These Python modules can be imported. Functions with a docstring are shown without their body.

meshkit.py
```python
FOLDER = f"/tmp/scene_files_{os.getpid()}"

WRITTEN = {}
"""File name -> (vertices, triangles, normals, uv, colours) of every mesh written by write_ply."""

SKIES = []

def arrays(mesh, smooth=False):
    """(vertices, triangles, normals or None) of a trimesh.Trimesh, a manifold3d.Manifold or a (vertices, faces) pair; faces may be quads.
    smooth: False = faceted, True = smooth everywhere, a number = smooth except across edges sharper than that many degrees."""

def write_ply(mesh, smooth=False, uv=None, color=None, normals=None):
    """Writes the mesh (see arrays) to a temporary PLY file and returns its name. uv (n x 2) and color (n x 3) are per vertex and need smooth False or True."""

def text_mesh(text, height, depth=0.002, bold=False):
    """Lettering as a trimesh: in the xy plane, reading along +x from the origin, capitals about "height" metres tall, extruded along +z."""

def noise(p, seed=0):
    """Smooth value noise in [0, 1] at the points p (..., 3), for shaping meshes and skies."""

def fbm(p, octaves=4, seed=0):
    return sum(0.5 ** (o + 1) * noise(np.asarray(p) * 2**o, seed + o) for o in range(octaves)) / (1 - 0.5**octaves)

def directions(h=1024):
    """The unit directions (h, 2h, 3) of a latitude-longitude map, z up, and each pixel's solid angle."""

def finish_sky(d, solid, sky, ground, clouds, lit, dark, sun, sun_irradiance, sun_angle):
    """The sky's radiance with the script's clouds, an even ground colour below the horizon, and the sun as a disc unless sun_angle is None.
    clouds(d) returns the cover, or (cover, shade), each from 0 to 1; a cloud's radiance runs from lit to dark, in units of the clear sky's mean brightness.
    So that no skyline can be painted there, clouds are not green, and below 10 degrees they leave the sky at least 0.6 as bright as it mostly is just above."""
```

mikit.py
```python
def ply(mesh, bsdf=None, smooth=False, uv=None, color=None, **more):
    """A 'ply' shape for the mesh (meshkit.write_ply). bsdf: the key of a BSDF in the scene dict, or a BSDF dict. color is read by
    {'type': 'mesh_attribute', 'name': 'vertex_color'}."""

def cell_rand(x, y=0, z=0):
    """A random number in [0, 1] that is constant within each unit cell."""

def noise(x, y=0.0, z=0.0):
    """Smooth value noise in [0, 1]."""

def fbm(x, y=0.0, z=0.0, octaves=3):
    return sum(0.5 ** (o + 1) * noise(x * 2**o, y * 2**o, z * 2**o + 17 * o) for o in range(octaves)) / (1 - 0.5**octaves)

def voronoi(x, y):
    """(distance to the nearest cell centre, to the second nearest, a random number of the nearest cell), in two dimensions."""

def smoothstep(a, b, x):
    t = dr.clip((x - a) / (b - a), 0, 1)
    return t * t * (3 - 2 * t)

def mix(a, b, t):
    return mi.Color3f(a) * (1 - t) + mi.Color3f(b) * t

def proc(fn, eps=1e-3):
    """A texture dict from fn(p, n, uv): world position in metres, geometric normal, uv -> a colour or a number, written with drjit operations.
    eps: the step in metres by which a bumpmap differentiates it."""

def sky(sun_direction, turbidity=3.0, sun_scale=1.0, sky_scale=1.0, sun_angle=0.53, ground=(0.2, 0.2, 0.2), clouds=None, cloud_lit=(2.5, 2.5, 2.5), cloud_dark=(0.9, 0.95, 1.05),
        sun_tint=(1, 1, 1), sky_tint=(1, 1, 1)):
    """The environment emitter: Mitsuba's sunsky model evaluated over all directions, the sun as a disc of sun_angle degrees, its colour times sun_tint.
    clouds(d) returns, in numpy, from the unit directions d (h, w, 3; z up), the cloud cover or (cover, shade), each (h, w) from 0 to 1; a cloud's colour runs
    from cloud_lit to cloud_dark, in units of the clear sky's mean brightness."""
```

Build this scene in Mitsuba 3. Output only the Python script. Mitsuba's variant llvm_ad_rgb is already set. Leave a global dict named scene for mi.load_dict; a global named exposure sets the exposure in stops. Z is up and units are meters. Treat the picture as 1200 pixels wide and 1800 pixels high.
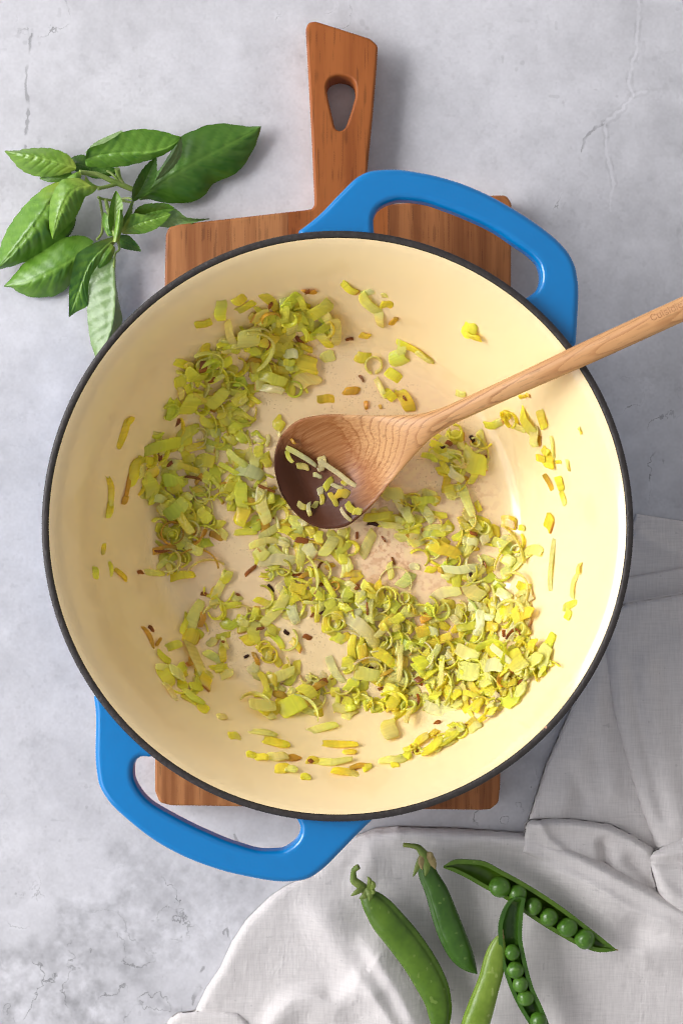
import math, random
import numpy as np, trimesh, mitsuba as mi, drjit as dr
import mikit, meshkit
from scipy.spatial import Delaunay
from scipy.interpolate import PchipInterpolator, CubicSpline
from shapely.geometry import Polygon, Point, box as sbox
import shapely

rng = np.random.default_rng(11)
T = mi.ScalarTransform4f
scene, labels = {}, {}

# ------------------------------------------------------------------ camera, light, exposure
CAM_H, K = 0.815, 0.0004                 # camera height over the table; tangent per photo pixel
scene['camera'] = {'type': 'perspective', 'fov': math.degrees(2 * math.atan(600 * K)), 'fov_axis': 'x',
                   'near_clip': 0.01, 'far_clip': 50.0,
                   'to_world': T().look_at(origin=[0, 0, CAM_H], target=[0, 0, 0], up=[0, 1, 0])}
# the window beside the table: a bright pane, an added wide dim panel behind it that softens the light, and the dim light of the rest of the room
WINDOW_POS, SOFT_PANEL_POS, WINDOW_AIM = [-1.38, 0.28, 0.92], [-1.45, 0.20, 0.95], [0.0, 0.02, 0.03]
def soft_light(key, pos, half_w_, half_h_, radiance, text):
    scene[key] = {'type': 'rectangle', 'to_world': T().look_at(origin=pos, target=WINDOW_AIM, up=[0, 0, 1]) @ T().scale([half_w_, half_h_, 1]),
                  'emitter': {'type': 'area', 'radiance': {'type': 'rgb', 'value': radiance}}}
    labels[key] = {'label': text, 'category': 'window light'}
soft_light('window_light', WINDOW_POS, 0.50, 0.40, [13.2, 13.1, 13.3], 'bright daylight window pane standing beside the table')
soft_light('added_soft_panel', SOFT_PANEL_POS, 1.70, 0.55, [2.75, 2.72, 2.77], 'added wide glowing panel behind the bright window pane for soft light')
scene['room_light'] = {'type': 'constant', 'radiance': {'type': 'rgb', 'value': [0.41, 0.406, 0.418]}}
exposure = 0.0

# ------------------------------------------------------------------ helpers
def W(px, py, z):
    """world point at height z that the photograph shows at pixel (px, py)"""
    s = K * (CAM_H - np.asarray(z, float))
    return np.stack(np.broadcast_arrays((np.asarray(px, float) - 600) * s, (900 - np.asarray(py, float)) * s, np.asarray(z, float)), -1)

def put(key, mesh, bsdf, smooth=False, **kw):
    scene[key] = mikit.ply(mesh, bsdf, smooth=smooth, **kw)
    return key

def tag(key, label=None, category=None, group=None, kind=None):
    labels[key] = {k: v for k, v in dict(label=label, category=category, group=group, kind=kind).items() if v}

def sstep(a, b, x):
    t = np.clip((np.asarray(x, float) - a) / (b - a), 0, 1)
    return t * t * (3 - 2 * t)

def resample(pts, n):
    """n points along a smooth curve through pts"""
    pts = np.asarray(pts, float)
    d = np.r_[0, np.cumsum(np.linalg.norm(np.diff(pts, axis=0), axis=1))]
    f = PchipInterpolator(d, pts, axis=0) if len(pts) > 2 else (lambda x: np.stack([np.interp(x, d, pts[:, k]) for k in range(pts.shape[1])], -1))
    return f(np.linspace(0, d[-1], n))

def grid_faces(nu, nv, close_v=False):
    f = []
    for i in range(nu - 1):
        for j in range(nv if close_v else nv - 1):
            a, b = i * nv + j, i * nv + (j + 1) % nv
            f += [[a, b, b + nv], [a, b + nv, a + nv]]
    return np.array(f)

def rings_mesh(rings, cap=True):
    """closed tube through rings (n, m, 3)"""
    n, m = rings.shape[:2]
    v = rings.reshape(-1, 3)
    f = grid_faces(n, m, True)
    if cap:
        c0, c1 = len(v), len(v) + 1
        v = np.vstack([v, rings[0].mean(0), rings[-1].mean(0)])
        j = np.arange(m)
        f = np.vstack([f, np.stack([np.full(m, c0), (j + 1) % m, j], 1), np.stack([np.full(m, c1), (n - 1) * m + j, (n - 1) * m + (j + 1) % m], 1)])
    t = trimesh.Trimesh(v, f, process=False)
    if t.volume < 0:
        t.invert()
    return t

def tube(path, radius, m=10, n=None):
    """tapered round tube through 3-D points"""
    path = resample(path, n or max(8, 3 * len(path)))
    r = np.interp(np.linspace(0, 1, len(path)), np.linspace(0, 1, np.size(radius)), np.atleast_1d(radius))
    tg = np.gradient(path, axis=0)
    tg /= np.linalg.norm(tg, axis=1, keepdims=True)
    ref = np.array([0.13, 0.2, 1.0])
    a = np.cross(tg, ref); a /= np.linalg.norm(a, axis=1, keepdims=True)
    b = np.cross(tg, a)
    th = np.linspace(0, 2 * np.pi, m, endpoint=False)
    rings = path[:, None] + r[:, None, None] * (np.cos(th)[None, :, None] * a[:, None] + np.sin(th)[None, :, None] * b[:, None])
    return rings_mesh(rings)

def ring_of(poly, step):
    """evenly resampled counter-clockwise ring of a shapely ring"""
    n = max(12, int(poly.length / step))
    p = np.array([poly.interpolate(i / n, normalized=True).coords[0] for i in range(n)])
    x, y = p.T
    if np.sum(x * np.roll(y, -1) - y * np.roll(x, -1)) < 0:
        p = p[::-1]
    return p

def plate(poly, z0, z1, radius, step, seg=5, cut_x=(), cut_r=0.0002, keep=None):
    """extrusion of a shapely polygon between z0 and z1, its edges rounded by radius (cut_r on edges along the lines x in cut_x)"""
    loops = [(ring_of(poly.exterior, step), 1)] + [(ring_of(h, step), -1) for h in poly.interiors]
    V, F, inner = [], [], []
    at = 0
    for p, sign in loops:
        tg = np.roll(p, -1, 0) - np.roll(p, 1, 0)
        nrm = np.stack([tg[:, 1], -tg[:, 0]], 1) / (np.linalg.norm(tg, axis=1, keepdims=True) + 1e-12) * sign
        r = np.full(len(p), radius)
        for c in cut_x:
            r[np.abs(p[:, 0] - c) < 0.0004] = cut_r
        if keep is not None:
            r[np.hypot(p[:, 0] - keep[0], p[:, 1] - keep[1]) < keep[2]] = 0.0001
        layers = []
        for k in range(seg + 1):
            a = k / seg * np.pi / 2
            layers.append((1 - math.sin(a), 1 - math.cos(a), 0))
        prof = [(1 - math.sin(k / seg * np.pi / 2), 1 - math.cos(k / seg * np.pi / 2)) for k in range(seg + 1)]
        rows = [np.c_[p - nrm * r[:, None] * i, z0 + r * h] for i, h in prof] + [np.c_[p - nrm * r[:, None] * i, z1 - r * h] for i, h in prof[::-1]]
        rows = np.array(rows)
        m = len(p)
        f = grid_faces(len(rows), m, True) + at
        if sign < 0:
            f = f[:, ::-1]
        V.append(rows.reshape(-1, 3)); F.append(f); inner.append((rows[-1], rows[0], sign)); at += rows.shape[0] * m
    top = Polygon(inner[0][0][:, :2], [q[0][:, :2] for q in inner[1:]])
    v2, f2 = trimesh.creation.triangulate_polygon(top, engine='earcut')
    zt = z1
    V.append(np.c_[v2, np.full(len(v2), zt)]); F.append(np.asarray(f2) + at); at += len(v2)
    V.append(np.c_[v2, np.full(len(v2), z0)]); F.append(np.asarray(f2)[:, ::-1] + at)
    m = trimesh.Trimesh(np.vstack(V), np.vstack(F), process=False)
    m.merge_vertices(digits_vertex=7)
    trimesh.repair.fix_normals(m)
    return m

def fbm(x, y, s, o=4, seed=0):
    return meshkit.fbm(np.stack(np.broadcast_arrays(np.asarray(x, float) / s, np.asarray(y, float) / s, 0.37), -1), o, seed)

def rgb(*v):
    return {'type': 'rgb', 'value': list(map(float, v))}

def sd_px(P):
    return [(float((x - 600) * K * CAM_H), float((900 - y) * K * CAM_H)) for x, y in P]

VC = {'type': 'mesh_attribute', 'name': 'vertex_color'}

# ------------------------------------------------------------------ table surface
def seg_dist(x, y, pts):
    d = mi.Float(9)
    for (ax, ay), (bx, by) in zip(pts[:-1], pts[1:]):
        dx, dy = bx - ax, by - ay
        t = dr.clip(((x - ax) * dx + (y - ay) * dy) / (dx * dx + dy * dy), 0, 1)
        d = dr.minimum(d, dr.sqrt(dr.square(x - ax - t * dx) + dr.square(y - ay - t * dy)))
    return d

PALE_CRACKS = [sd_px([(1122, -20), (1123, 20), (1118, 70), (1111, 110), (1109, 125), (1104, 150), (1111, 166), (1093, 190), (1078, 208), (1062, 218)]),
               sd_px([(1111, 168), (1124, 165), (1136, 160)]), sd_px([(1062, 218), (1065, 250), (1066, 275), (1074, 300), (1078, 320), (1071, 345), (1074, 372)])]
DARK_CRACKS = [sd_px([(1062, 218), (1035, 232), (1024, 248), (1021, 262)]), sd_px([(52, 60), (45, 160), (48, 200), (44, 262)]),
               sd_px([(410, 1465), (415, 1478), (425, 1487)]), sd_px([(357, 1700), (350, 1725), (345, 1748), (338, 1768), (352, 1742), (349, 1722)]), sd_px([(395, 1640), (402, 1630), (405, 1648)])]
MARKS = [(970, 345, 26), (1080, 492, 30), (600, 20, 55), (480, 22, 20), (90, 30, 60), (1024, 330, 10), (1140, 700, 60), (150, 1760, 190), (40, 1650, 120), (330, 1720, 60), (400, 1640, 40), (950, 1380, 60), (1130, 850, 70), (860, 1440, 45), (300, 1600, 60)]

def table_color(p, n, uv):
    x, y = p.x, p.y
    wx, wy = mikit.noise(x * 60, y * 60, 3.3) - 0.5, mikit.noise(x * 60, y * 60, 9.1) - 0.5
    jx, jy = mikit.noise(x * 420, y * 420, 1.0) - 0.5, mikit.noise(x * 420, y * 420, 5.0) - 0.5
    cloud = mikit.fbm(x * 9 + 0.8 * wx, y * 9 + 0.8 * wy, 2.0, 5)
    fine = mikit.fbm(x * 130, y * 130, 4.0, 3)
    v = 0.52 + 0.17 * (cloud - 0.5) + 0.07 * (fine - 0.5)
    mid = mikit.fbm(x * 42 + 0.6 * wx, y * 42 + 0.6 * wy, 90.0, 4)
    v = v + 0.028 * mikit.smoothstep(0.50, 0.66, mid) - 0.022 * mikit.smoothstep(0.47, 0.34, mid)
    v = v - 0.03 * mikit.smoothstep(0.62, 0.80, mikit.fbm(x * 330, y * 330, 95.0, 2)) * mikit.smoothstep(0.45, 0.60, mikit.fbm(x * 28, y * 28, 97.0, 3))
    # heavier mottling towards one corner of the print
    reg = mikit.smoothstep(0.30, 0.06, dr.sqrt(dr.square(x + 0.19) + dr.square(y + 0.33)) + 0.10 * (cloud - 0.5))
    bl = mikit.fbm(x * 52 + 0.5 * wx, y * 52 + 0.5 * wy, 7.0, 6)
    patch = mikit.smoothstep(0.40, 0.58, mikit.fbm(x * 17, y * 17, 12.0, 4))
    grit = mikit.fbm(x * 210, y * 210, 14.0, 4)
    v = v - reg * patch * (0.10 * mikit.smoothstep(0.58, 0.42, bl) + 0.26 * (0.5 - grit))
    # broken thin veins, only where the print has them
    near = 0.10 * mikit.smoothstep(0.55, 0.7, mikit.fbm(x * 12, y * 12, 21.0, 3))
    for mx, my, r in MARKS:
        (cx, cy), = sd_px([(mx, my)])
        rr = r * K * CAM_H
        near = dr.maximum(near, mikit.smoothstep(rr * 1.25, rr * 0.4, dr.sqrt(dr.square(x - cx) + dr.square(y - cy))))
    ridge = dr.abs(mikit.fbm(x * 60 + 0.35 * wx, y * 60 + 0.35 * wy, 31.0, 6) - 0.5)
    vein = mikit.smoothstep(0.016, 0.003, ridge) * mikit.smoothstep(0.44, 0.64, mikit.fbm(x * 75, y * 75, 40.0, 4)) * near
    v = v * (1 - 0.48 * vein)
    v = v + 0.03 * mikit.smoothstep(0.03, 0.018, dr.abs(ridge - 0.035)) * near * mikit.smoothstep(0.5, 0.6, mikit.fbm(x * 75, y * 75, 44.0, 3))
    v = v + 0.05 * (mikit.fbm(x * 700, y * 700, 71.0, 2) - 0.5)
    spots = mikit.smoothstep(0.86, 0.93, mikit.noise(x * 260, y * 260, 50.0)) * mikit.smoothstep(0.5, 0.75, mikit.fbm(x * 25, y * 25, 60.0, 3))
    v = v * (1 - 0.12 * spots)
    qx, qy = x + 0.0022 * wx + 0.0016 * jx, y + 0.0022 * wy + 0.0016 * jy
    for c in PALE_CRACKS:
        d = seg_dist(qx, qy, c)
        v = v + 0.045 * mikit.smoothstep(0.0010, 0.0004, d) - 0.045 * mikit.smoothstep(0.0010, 0.0004, dr.abs(d - 0.0016)) * mikit.smoothstep(0.3, 0.6, mikit.noise(x * 180, y * 180, 2.0))
    for c in DARK_CRACKS:
        d = seg_dist(qx, qy, c)
        v = v * (1 - 0.38 * mikit.smoothstep(0.0011, 0.0003, d) * mikit.smoothstep(0.25, 0.55, mikit.noise(x * 150, y * 150, 8.0)))
    v = dr.clip(v, 0.05, 0.8)
    return mi.Color3f(v * 0.982, v * 0.975, v * 1.018)

def table_bump(p, n, uv):
    return mikit.fbm(p.x * 900, p.y * 900, 2.0, 3) + 0.7 * mikit.fbm(p.x * 260, p.y * 260, 5.0, 2)
scene['table_print'] = {'type': 'bumpmap', 'arbitrary': mikit.proc(table_bump, 3e-4), 'scale': 0.00016,
                        'bsdf': {'type': 'principled', 'base_color': mikit.proc(table_color), 'roughness': 0.52, 'specular': 0.30}}
tv = np.array([[-0.9, -0.9, 0], [0.9, -0.9, 0], [0.9, 0.9, 0], [-0.9, 0.9, 0]], float)
tb = trimesh.creation.box([1.8, 1.8, 0.02]); tb.apply_translation([0, 0, -0.01])
put('table_surface', tb, 'table_print')
tag('table_surface', 'pale grey stone-look tabletop with thin veins under everything', kind='structure')

# ------------------------------------------------------------------ cutting board
ZB = 0.018
SB = K * (CAM_H - ZB)
def to_m(pts, z):
    return [tuple(W(x, y, z)[:2]) for x, y in pts]

board_px = [(553, 366), (548, 250), (541, 120), (537, 50), (541, 37), (556, 36), (650, 66), (664, 78), (662, 115), (655, 200), (645, 300), (641, 362),
            (870, 342), (890, 342), (899, 356), (898, 500), (890, 900), (879, 1385), (876, 1412), (862, 1424), (845, 1425), (300, 1417), (280, 1412), (272, 1392), (272, 1340), (280, 900), (289, 500), (291, 412), (296, 398), (316, 393)]
hole_px = [(573, 152), (580, 137), (596, 131), (612, 134), (624, 147), (625, 162), (620, 185), (612, 210), (606, 224), (597, 229), (589, 224), (584, 205), (577, 175)]
bp = Polygon(to_m(board_px, ZB)).buffer(0.0035).buffer(-0.007).buffer(0.0035)
hp = Polygon(to_m(resample(hole_px + hole_px[:1], 60)[:-1], ZB)).buffer(0.001).buffer(-0.001)
bp = bp.difference(hp)
CUTS = [float(W(506, 400, ZB)[0]), float(W(682, 400, ZB)[0])]

def plank_bsdf(base, dark, seed, freq):
    def fn(p, n, uv):
        w = mikit.fbm(p.x * 30 + seed, p.y * 5, seed * 3.1, 3)
        ring = mikit.fbm((p.x + 0.006 * w) * freq, p.y * 6, seed, 3)
        fib = mikit.fbm(p.x * 1900, p.y * 60 + seed, 3.0 + seed, 2)
        pore = mikit.smoothstep(0.66, 0.80, mikit.noise(p.x * 1500, p.y * 90, 7.7 + seed))
        band = mikit.smoothstep(0.30, 0.72, ring)
        c = mikit.mix(base, dark, dr.clip(0.85 * band + 0.35 * (fib - 0.5), 0, 1))
        return c * (1 - 0.30 * pore) * (0.92 + 0.16 * mikit.fbm(p.x * 20, p.y * 20, seed + 5.0, 2))
    def bump(p, n, uv):
        return mikit.fbm(p.x * 1500, p.y * 70 + seed, 3.0 + seed, 2)
    return {'type': 'bumpmap', 'arbitrary': {'type': 'proc', **{k: v for k, v in mikit.proc(bump, 2e-4).items() if k != 'type'}}, 'scale': 0.00006,
            'bsdf': {'type': 'principled', 'base_color': mikit.proc(fn), 'roughness': 0.45, 'specular': 0.22}}

scene['plank_wood_light'] = plank_bsdf((0.40, 0.165, 0.060), (0.235, 0.080, 0.026), 1.0, 210)
scene['plank_wood_red'] = plank_bsdf((0.33, 0.102, 0.026), (0.23, 0.062, 0.015), 4.0, 120)
scene['plank_wood_brown'] = plank_bsdf((0.34, 0.128, 0.044), (0.175, 0.055, 0.017), 8.0, 180)
edges = [-1.0] + CUTS + [1.0]
for i, mat in enumerate(['plank_wood_light', 'plank_wood_red', 'plank_wood_brown']):
    piece = bp.intersection(sbox(edges[i] + 0.00005, -1, edges[i + 1] - 0.00005, 1))
    piece = max(getattr(piece, 'geoms', [piece]), key=lambda g: g.area)
    m = plate(piece, 0.0005, ZB, 0.0016, 0.0011, 4, cut_x=[edges[i] + 0.00005, edges[i + 1] - 0.00005])
    put('cutting_board__plank' + ('' if i == 0 else f'_{i:03d}'), m, mat, smooth=35)
tag('cutting_board', 'brown wooden cutting board with a teardrop hole in its handle, under the pot', 'cutting board')

# ------------------------------------------------------------------ braising pot
ZR = 0.095
PC = W(593, 925, ZR)[:2]
prof = np.array([(0.0, .0230), (0.040, .0230), (0.084, .0230), (0.0925, .0236), (0.099, .0262), (0.1045, .0312), (0.1095, .0388), (0.1160, .0500), (0.1235, .0630), (0.1310, .0760), (0.1385, .0870), (0.1440, .0930), (0.1462, .0944)])
pd = np.r_[0, np.cumsum(np.linalg.norm(np.diff(prof, axis=0), axis=1))]
pin = PchipInterpolator(pd, prof, axis=0)(np.r_[np.linspace(0, pd[2], 30), np.linspace(pd[2], pd[-1], 70)[1:]])
def inner_z(r):
    return np.interp(r, pin[:, 0], pin[:, 1])

def revolve(pts, n=180):
    th = np.linspace(0, 2 * np.pi, n, endpoint=False)
    pts = np.asarray(pts)
    v = np.stack([pts[:, 0][:, None] * np.cos(th) + PC[0], pts[:, 0][:, None] * np.sin(th) + PC[1], np.repeat(pts[:, 1][:, None], n, 1)], -1)
    return trimesh.Trimesh(v.reshape(-1, 3), grid_faces(len(pts), n, True), process=False)

def enamel_color(p, n, uv):
    x, y = p.x - float(PC[0]), p.y - float(PC[1])
    r = dr.sqrt(x * x + y * y)
    c = mi.Color3f(0.86, 0.670, 0.375)
    g = mikit.fbm(p.x * 22, p.y * 22, 1.0, 4)
    grain = mikit.fbm(p.x * 420, p.y * 420, 5.0, 3)
    # browned juices cooked on to the flat floor, thicker in streaks and patches
    onfloor = mikit.smoothstep(0.108, 0.088, r + 0.018 * (g - 0.5))
    patch = mikit.smoothstep(0.36, 0.66, mikit.fbm(p.x * 26 + 3, p.y * 26, 9.0, 4)) * 0.75 + 0.25
    hot = mikit.smoothstep(0.085, 0.015, dr.sqrt(dr.square(x - 0.035) + dr.square(y - 0.002)) + 0.05 * (g - 0.5))
    film = onfloor * (0.32 * patch + 0.55 * hot * mikit.smoothstep(0.25, 0.65, grain * 0.6 + g * 0.4))
    c = mikit.mix(c, (0.77, 0.52, 0.335), dr.clip(film, 0, 0.9))
    c = mikit.mix(c, (0.50, 0.23, 0.10), 0.55 * onfloor * hot * mikit.smoothstep(0.50, 0.72, grain) * mikit.smoothstep(0.35, 0.6, g))
    speck = mikit.smoothstep(0.80, 0.90, mikit.noise(p.x * 1300, p.y * 1300, 2.0)) * mikit.smoothstep(0.45, 0.65, mikit.fbm(p.x * 60, p.y * 60, 14.0, 3)) * onfloor
    c = mikit.mix(c, (0.22, 0.085, 0.03), 0.35 * speck)
    # oily splash rings left on the wall
    wallstain = mikit.smoothstep(0.56, 0.70, mikit.fbm(p.x * 30, p.y * 30, p.z * 40 + 3, 4)) * (1 - onfloor)
    return mikit.mix(c, (0.76, 0.56, 0.27), 0.35 * wallstain)

def enamel_rough(p, n, uv):
    return 0.05 + 0.14 * mikit.fbm(p.x * 70, p.y * 70, p.z * 70, 3)

def enamel_bump(p, n, uv):
    return mikit.fbm(p.x * 160, p.y * 160, p.z * 160, 2)

scene['cream_enamel'] = {'type': 'twosided', 'bsdf': {'type': 'principled', 'base_color': mikit.proc(enamel_color), 'roughness': mikit.proc(enamel_rough), 'specular': 0.5}}
def blue_color(p, n, uv):
    return mikit.mix((0.001, 0.160, 0.43), (0.0015, 0.180, 0.48), mikit.fbm(p.x * 30, p.y * 30, p.z * 30, 3))
scene['blue_enamel'] = {'type': 'twosided', 'bsdf': {'type': 'principled', 'base_color': mikit.proc(blue_color), 'roughness': 0.13, 'specular': 0.5, 'clearcoat': 0.3, 'clearcoat_gloss': 0.95}}
chip = W(957, 1278, ZR)
def rim_color(p, n, uv):
    c = mikit.mix((0.016, 0.013, 0.012), (0.040, 0.033, 0.031), mikit.fbm(p.x * 600, p.y * 600, p.z * 600, 3))
    d = dr.sqrt(dr.square(p.x - float(chip[0])) + dr.square(p.y - float(chip[1])))
    return mikit.mix(c, (0.5, 0.26, 0.15), mikit.smoothstep(0.0016, 0.0009, d + 0.0016 * (mikit.noise(p.x * 1500, p.y * 1500, 3.0) - 0.5)))
def rim_bump(p, n, uv):
    return mikit.fbm(p.x * 900, p.y * 900, p.z * 900, 2)
scene['black_rim'] = {'type': 'bumpmap', 'arbitrary': mikit.proc(rim_bump, 2e-4), 'scale': 0.00035,
                      'bsdf': {'type': 'principled', 'base_color': mikit.proc(rim_color), 'roughness': 0.5, 'specular': 0.45}}

interior = revolve(pin)
put('braising_pot__interior', interior, 'cream_enamel', smooth=True)
outer = [(0.0, 0.0184), (0.086, 0.0184), (0.094, 0.0192), (0.101, 0.0225), (0.107, 0.0285), (0.1135, 0.0380), (0.1205, 0.0500), (0.1285, 0.0635), (0.1365, 0.0760), (0.1430, 0.0850), (0.1468, 0.0905), (0.1475, 0.0915)]
od = np.r_[0, np.cumsum(np.linalg.norm(np.diff(outer, axis=0), axis=1))]
body = revolve(PchipInterpolator(od, np.array(outer), axis=0)(np.linspace(0, od[-1], 60)))
body.invert()
put('braising_pot__body', body, 'blue_enamel', smooth=True)
a = np.linspace(0, 2 * np.pi, 25)
rim_sec = np.c_[0.1481 + 0.00195 * np.sign(np.cos(a)) * np.abs(np.cos(a)) ** 0.75, 0.0927 + 0.0025 * np.sign(np.sin(a)) * np.abs(np.sin(a)) ** 0.75]
rimm = revolve(rim_sec[::-1], 240)
rimm.merge_vertices()
if rimm.volume < 0: rimm.invert()
put('braising_pot__rim', rimm, 'black_rim', smooth=True)

ZH = 0.0885
h1_out = [(524, 404), (560, 376), (600, 335), (632, 306), (655, 297), (690, 295), (745, 302), (800, 316), (850, 336), (900, 363), (945, 392), (985, 425), (1004, 449), (1014, 475), (1018, 510), (1016, 560), (1013, 604)]
h1_in = [(668, 440), (657, 402), (656, 385), (662, 368), (680, 355), (705, 349), (740, 352), (785, 366), (830, 384), (870, 404), (905, 428), (932, 447), (947, 465), (951, 485), (946, 505), (936, 515), (922, 524), (860, 545), (760, 490), (685, 470)]
h2_out = [(655, 1443), (630, 1467), (600, 1498), (560, 1536), (540, 1548), (520, 1552), (500, 1553), (425, 1542), (350, 1520), (280, 1486), (225, 1445), (187, 1407), (171, 1375), (166, 1325), (167, 1265), (163, 1226)]
h2_in = [(275, 1320), (262, 1333), (250, 1331), (238, 1338), (233, 1352), (233, 1366), (240, 1385), (260, 1410), (300, 1435), (360, 1465), (415, 1487), (465, 1499), (492, 1498), (510, 1489), (524, 1474), (528, 1458), (520, 1440), (490, 1390), (400, 1330), (330, 1290)]
circle = Point(PC[0], PC[1]).buffer(0.1465, 96)
hub = Point(PC[0], PC[1]).buffer(0.1408, 96)
for key, o, h in (('braising_pot__handle', h1_out, h1_in), ('braising_pot__handle_001', h2_out, h2_in)):
    inside = [(593 + (o[-1][0] - 593) * 0.9, 925 + (o[-1][1] - 925) * 0.9), (593 + (o[0][0] - 593) * 0.9, 925 + (o[0][1] - 925) * 0.9)]
    po = Polygon(to_m(np.vstack([resample(o, 90), inside]), ZH))
    ph = Polygon(to_m(resample(h + h[:1], 90)[:-1], ZH))
    po = po.union(Polygon(to_m([o[0], o[-1]] + inside, ZH)).buffer(0)).difference(ph).difference(hub)
    po = max(getattr(po, 'geoms', [po]), key=lambda g: g.area)
    put(key, plate(po, ZH - 0.0125, ZH, 0.0034, 0.0011, 6, keep=(PC[0], PC[1], 0.1440)), 'blue_enamel', smooth=40)
tag('braising_pot', 'wide round pot with blue loop handles, black rim and cream inside, full of leeks', 'pot')

# ------------------------------------------------------------------ wooden spoon
SP0, SD = np.array([800.0, 725.0]), np.array([-0.91, 0.4146])
SN = np.array([0.4146, 0.91])
s_k = [-560, -460, -231, 0, 60, 130, 230, 300, 338]
z_k = [0.1375, 0.1265, 0.1015, 0.0745, 0.0665, 0.0555, 0.0440, 0.0385, 0.0365]
spine_z = PchipInterpolator(s_k, z_k)
w_s = [-560, -450, -300, -100, 0, 50, 90, 120, 160, 200, 227, 255, 292, 310, 325, 334, 337.5]
w_w = [19.5, 20.5, 20.5, 17.5, 17.0, 22, 36, 49, 68, 88, 97, 102.5, 92, 77, 55, 28, 2.0]
half_w = PchipInterpolator(w_s, w_w)
def spoon_section(s, u, top):
    """height above the spine at station s (pixels) and relative width u, in metres"""
    wm = half_w(s) * K * (CAM_H - spine_z(s))
    b = sstep(20, 170, s)
    depth = 0.0135 * sstep(95, 215, s) * (1 - 0.75 * sstep(285, 338, s))
    ht = (1 - b) * 0.78 * np.minimum(wm, 0.0068) + b * 0.0026
    hb = (1 - b) * 0.78 * np.minimum(wm, 0.0068) + b * 0.0150 * (1 - 0.72 * sstep(270, 338, s))
    q = np.clip(1 - u * u, 0, 1)
    if top:
        return ht * q ** 0.5 - depth * np.clip(q - 0.08, 0, 1) ** 1.05
    return -hb * q ** 0.62
def spoon_xyz(s, u, top, lift=0.0):
    c = SP0 + np.asarray(s)[..., None] * SD + (half_w(s) * u)[..., None] * SN
    return W(c[..., 0], c[..., 1], spine_z(s)) + np.stack([0 * u, 0 * u, spoon_section(s, u, top) + lift], -1)
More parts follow.
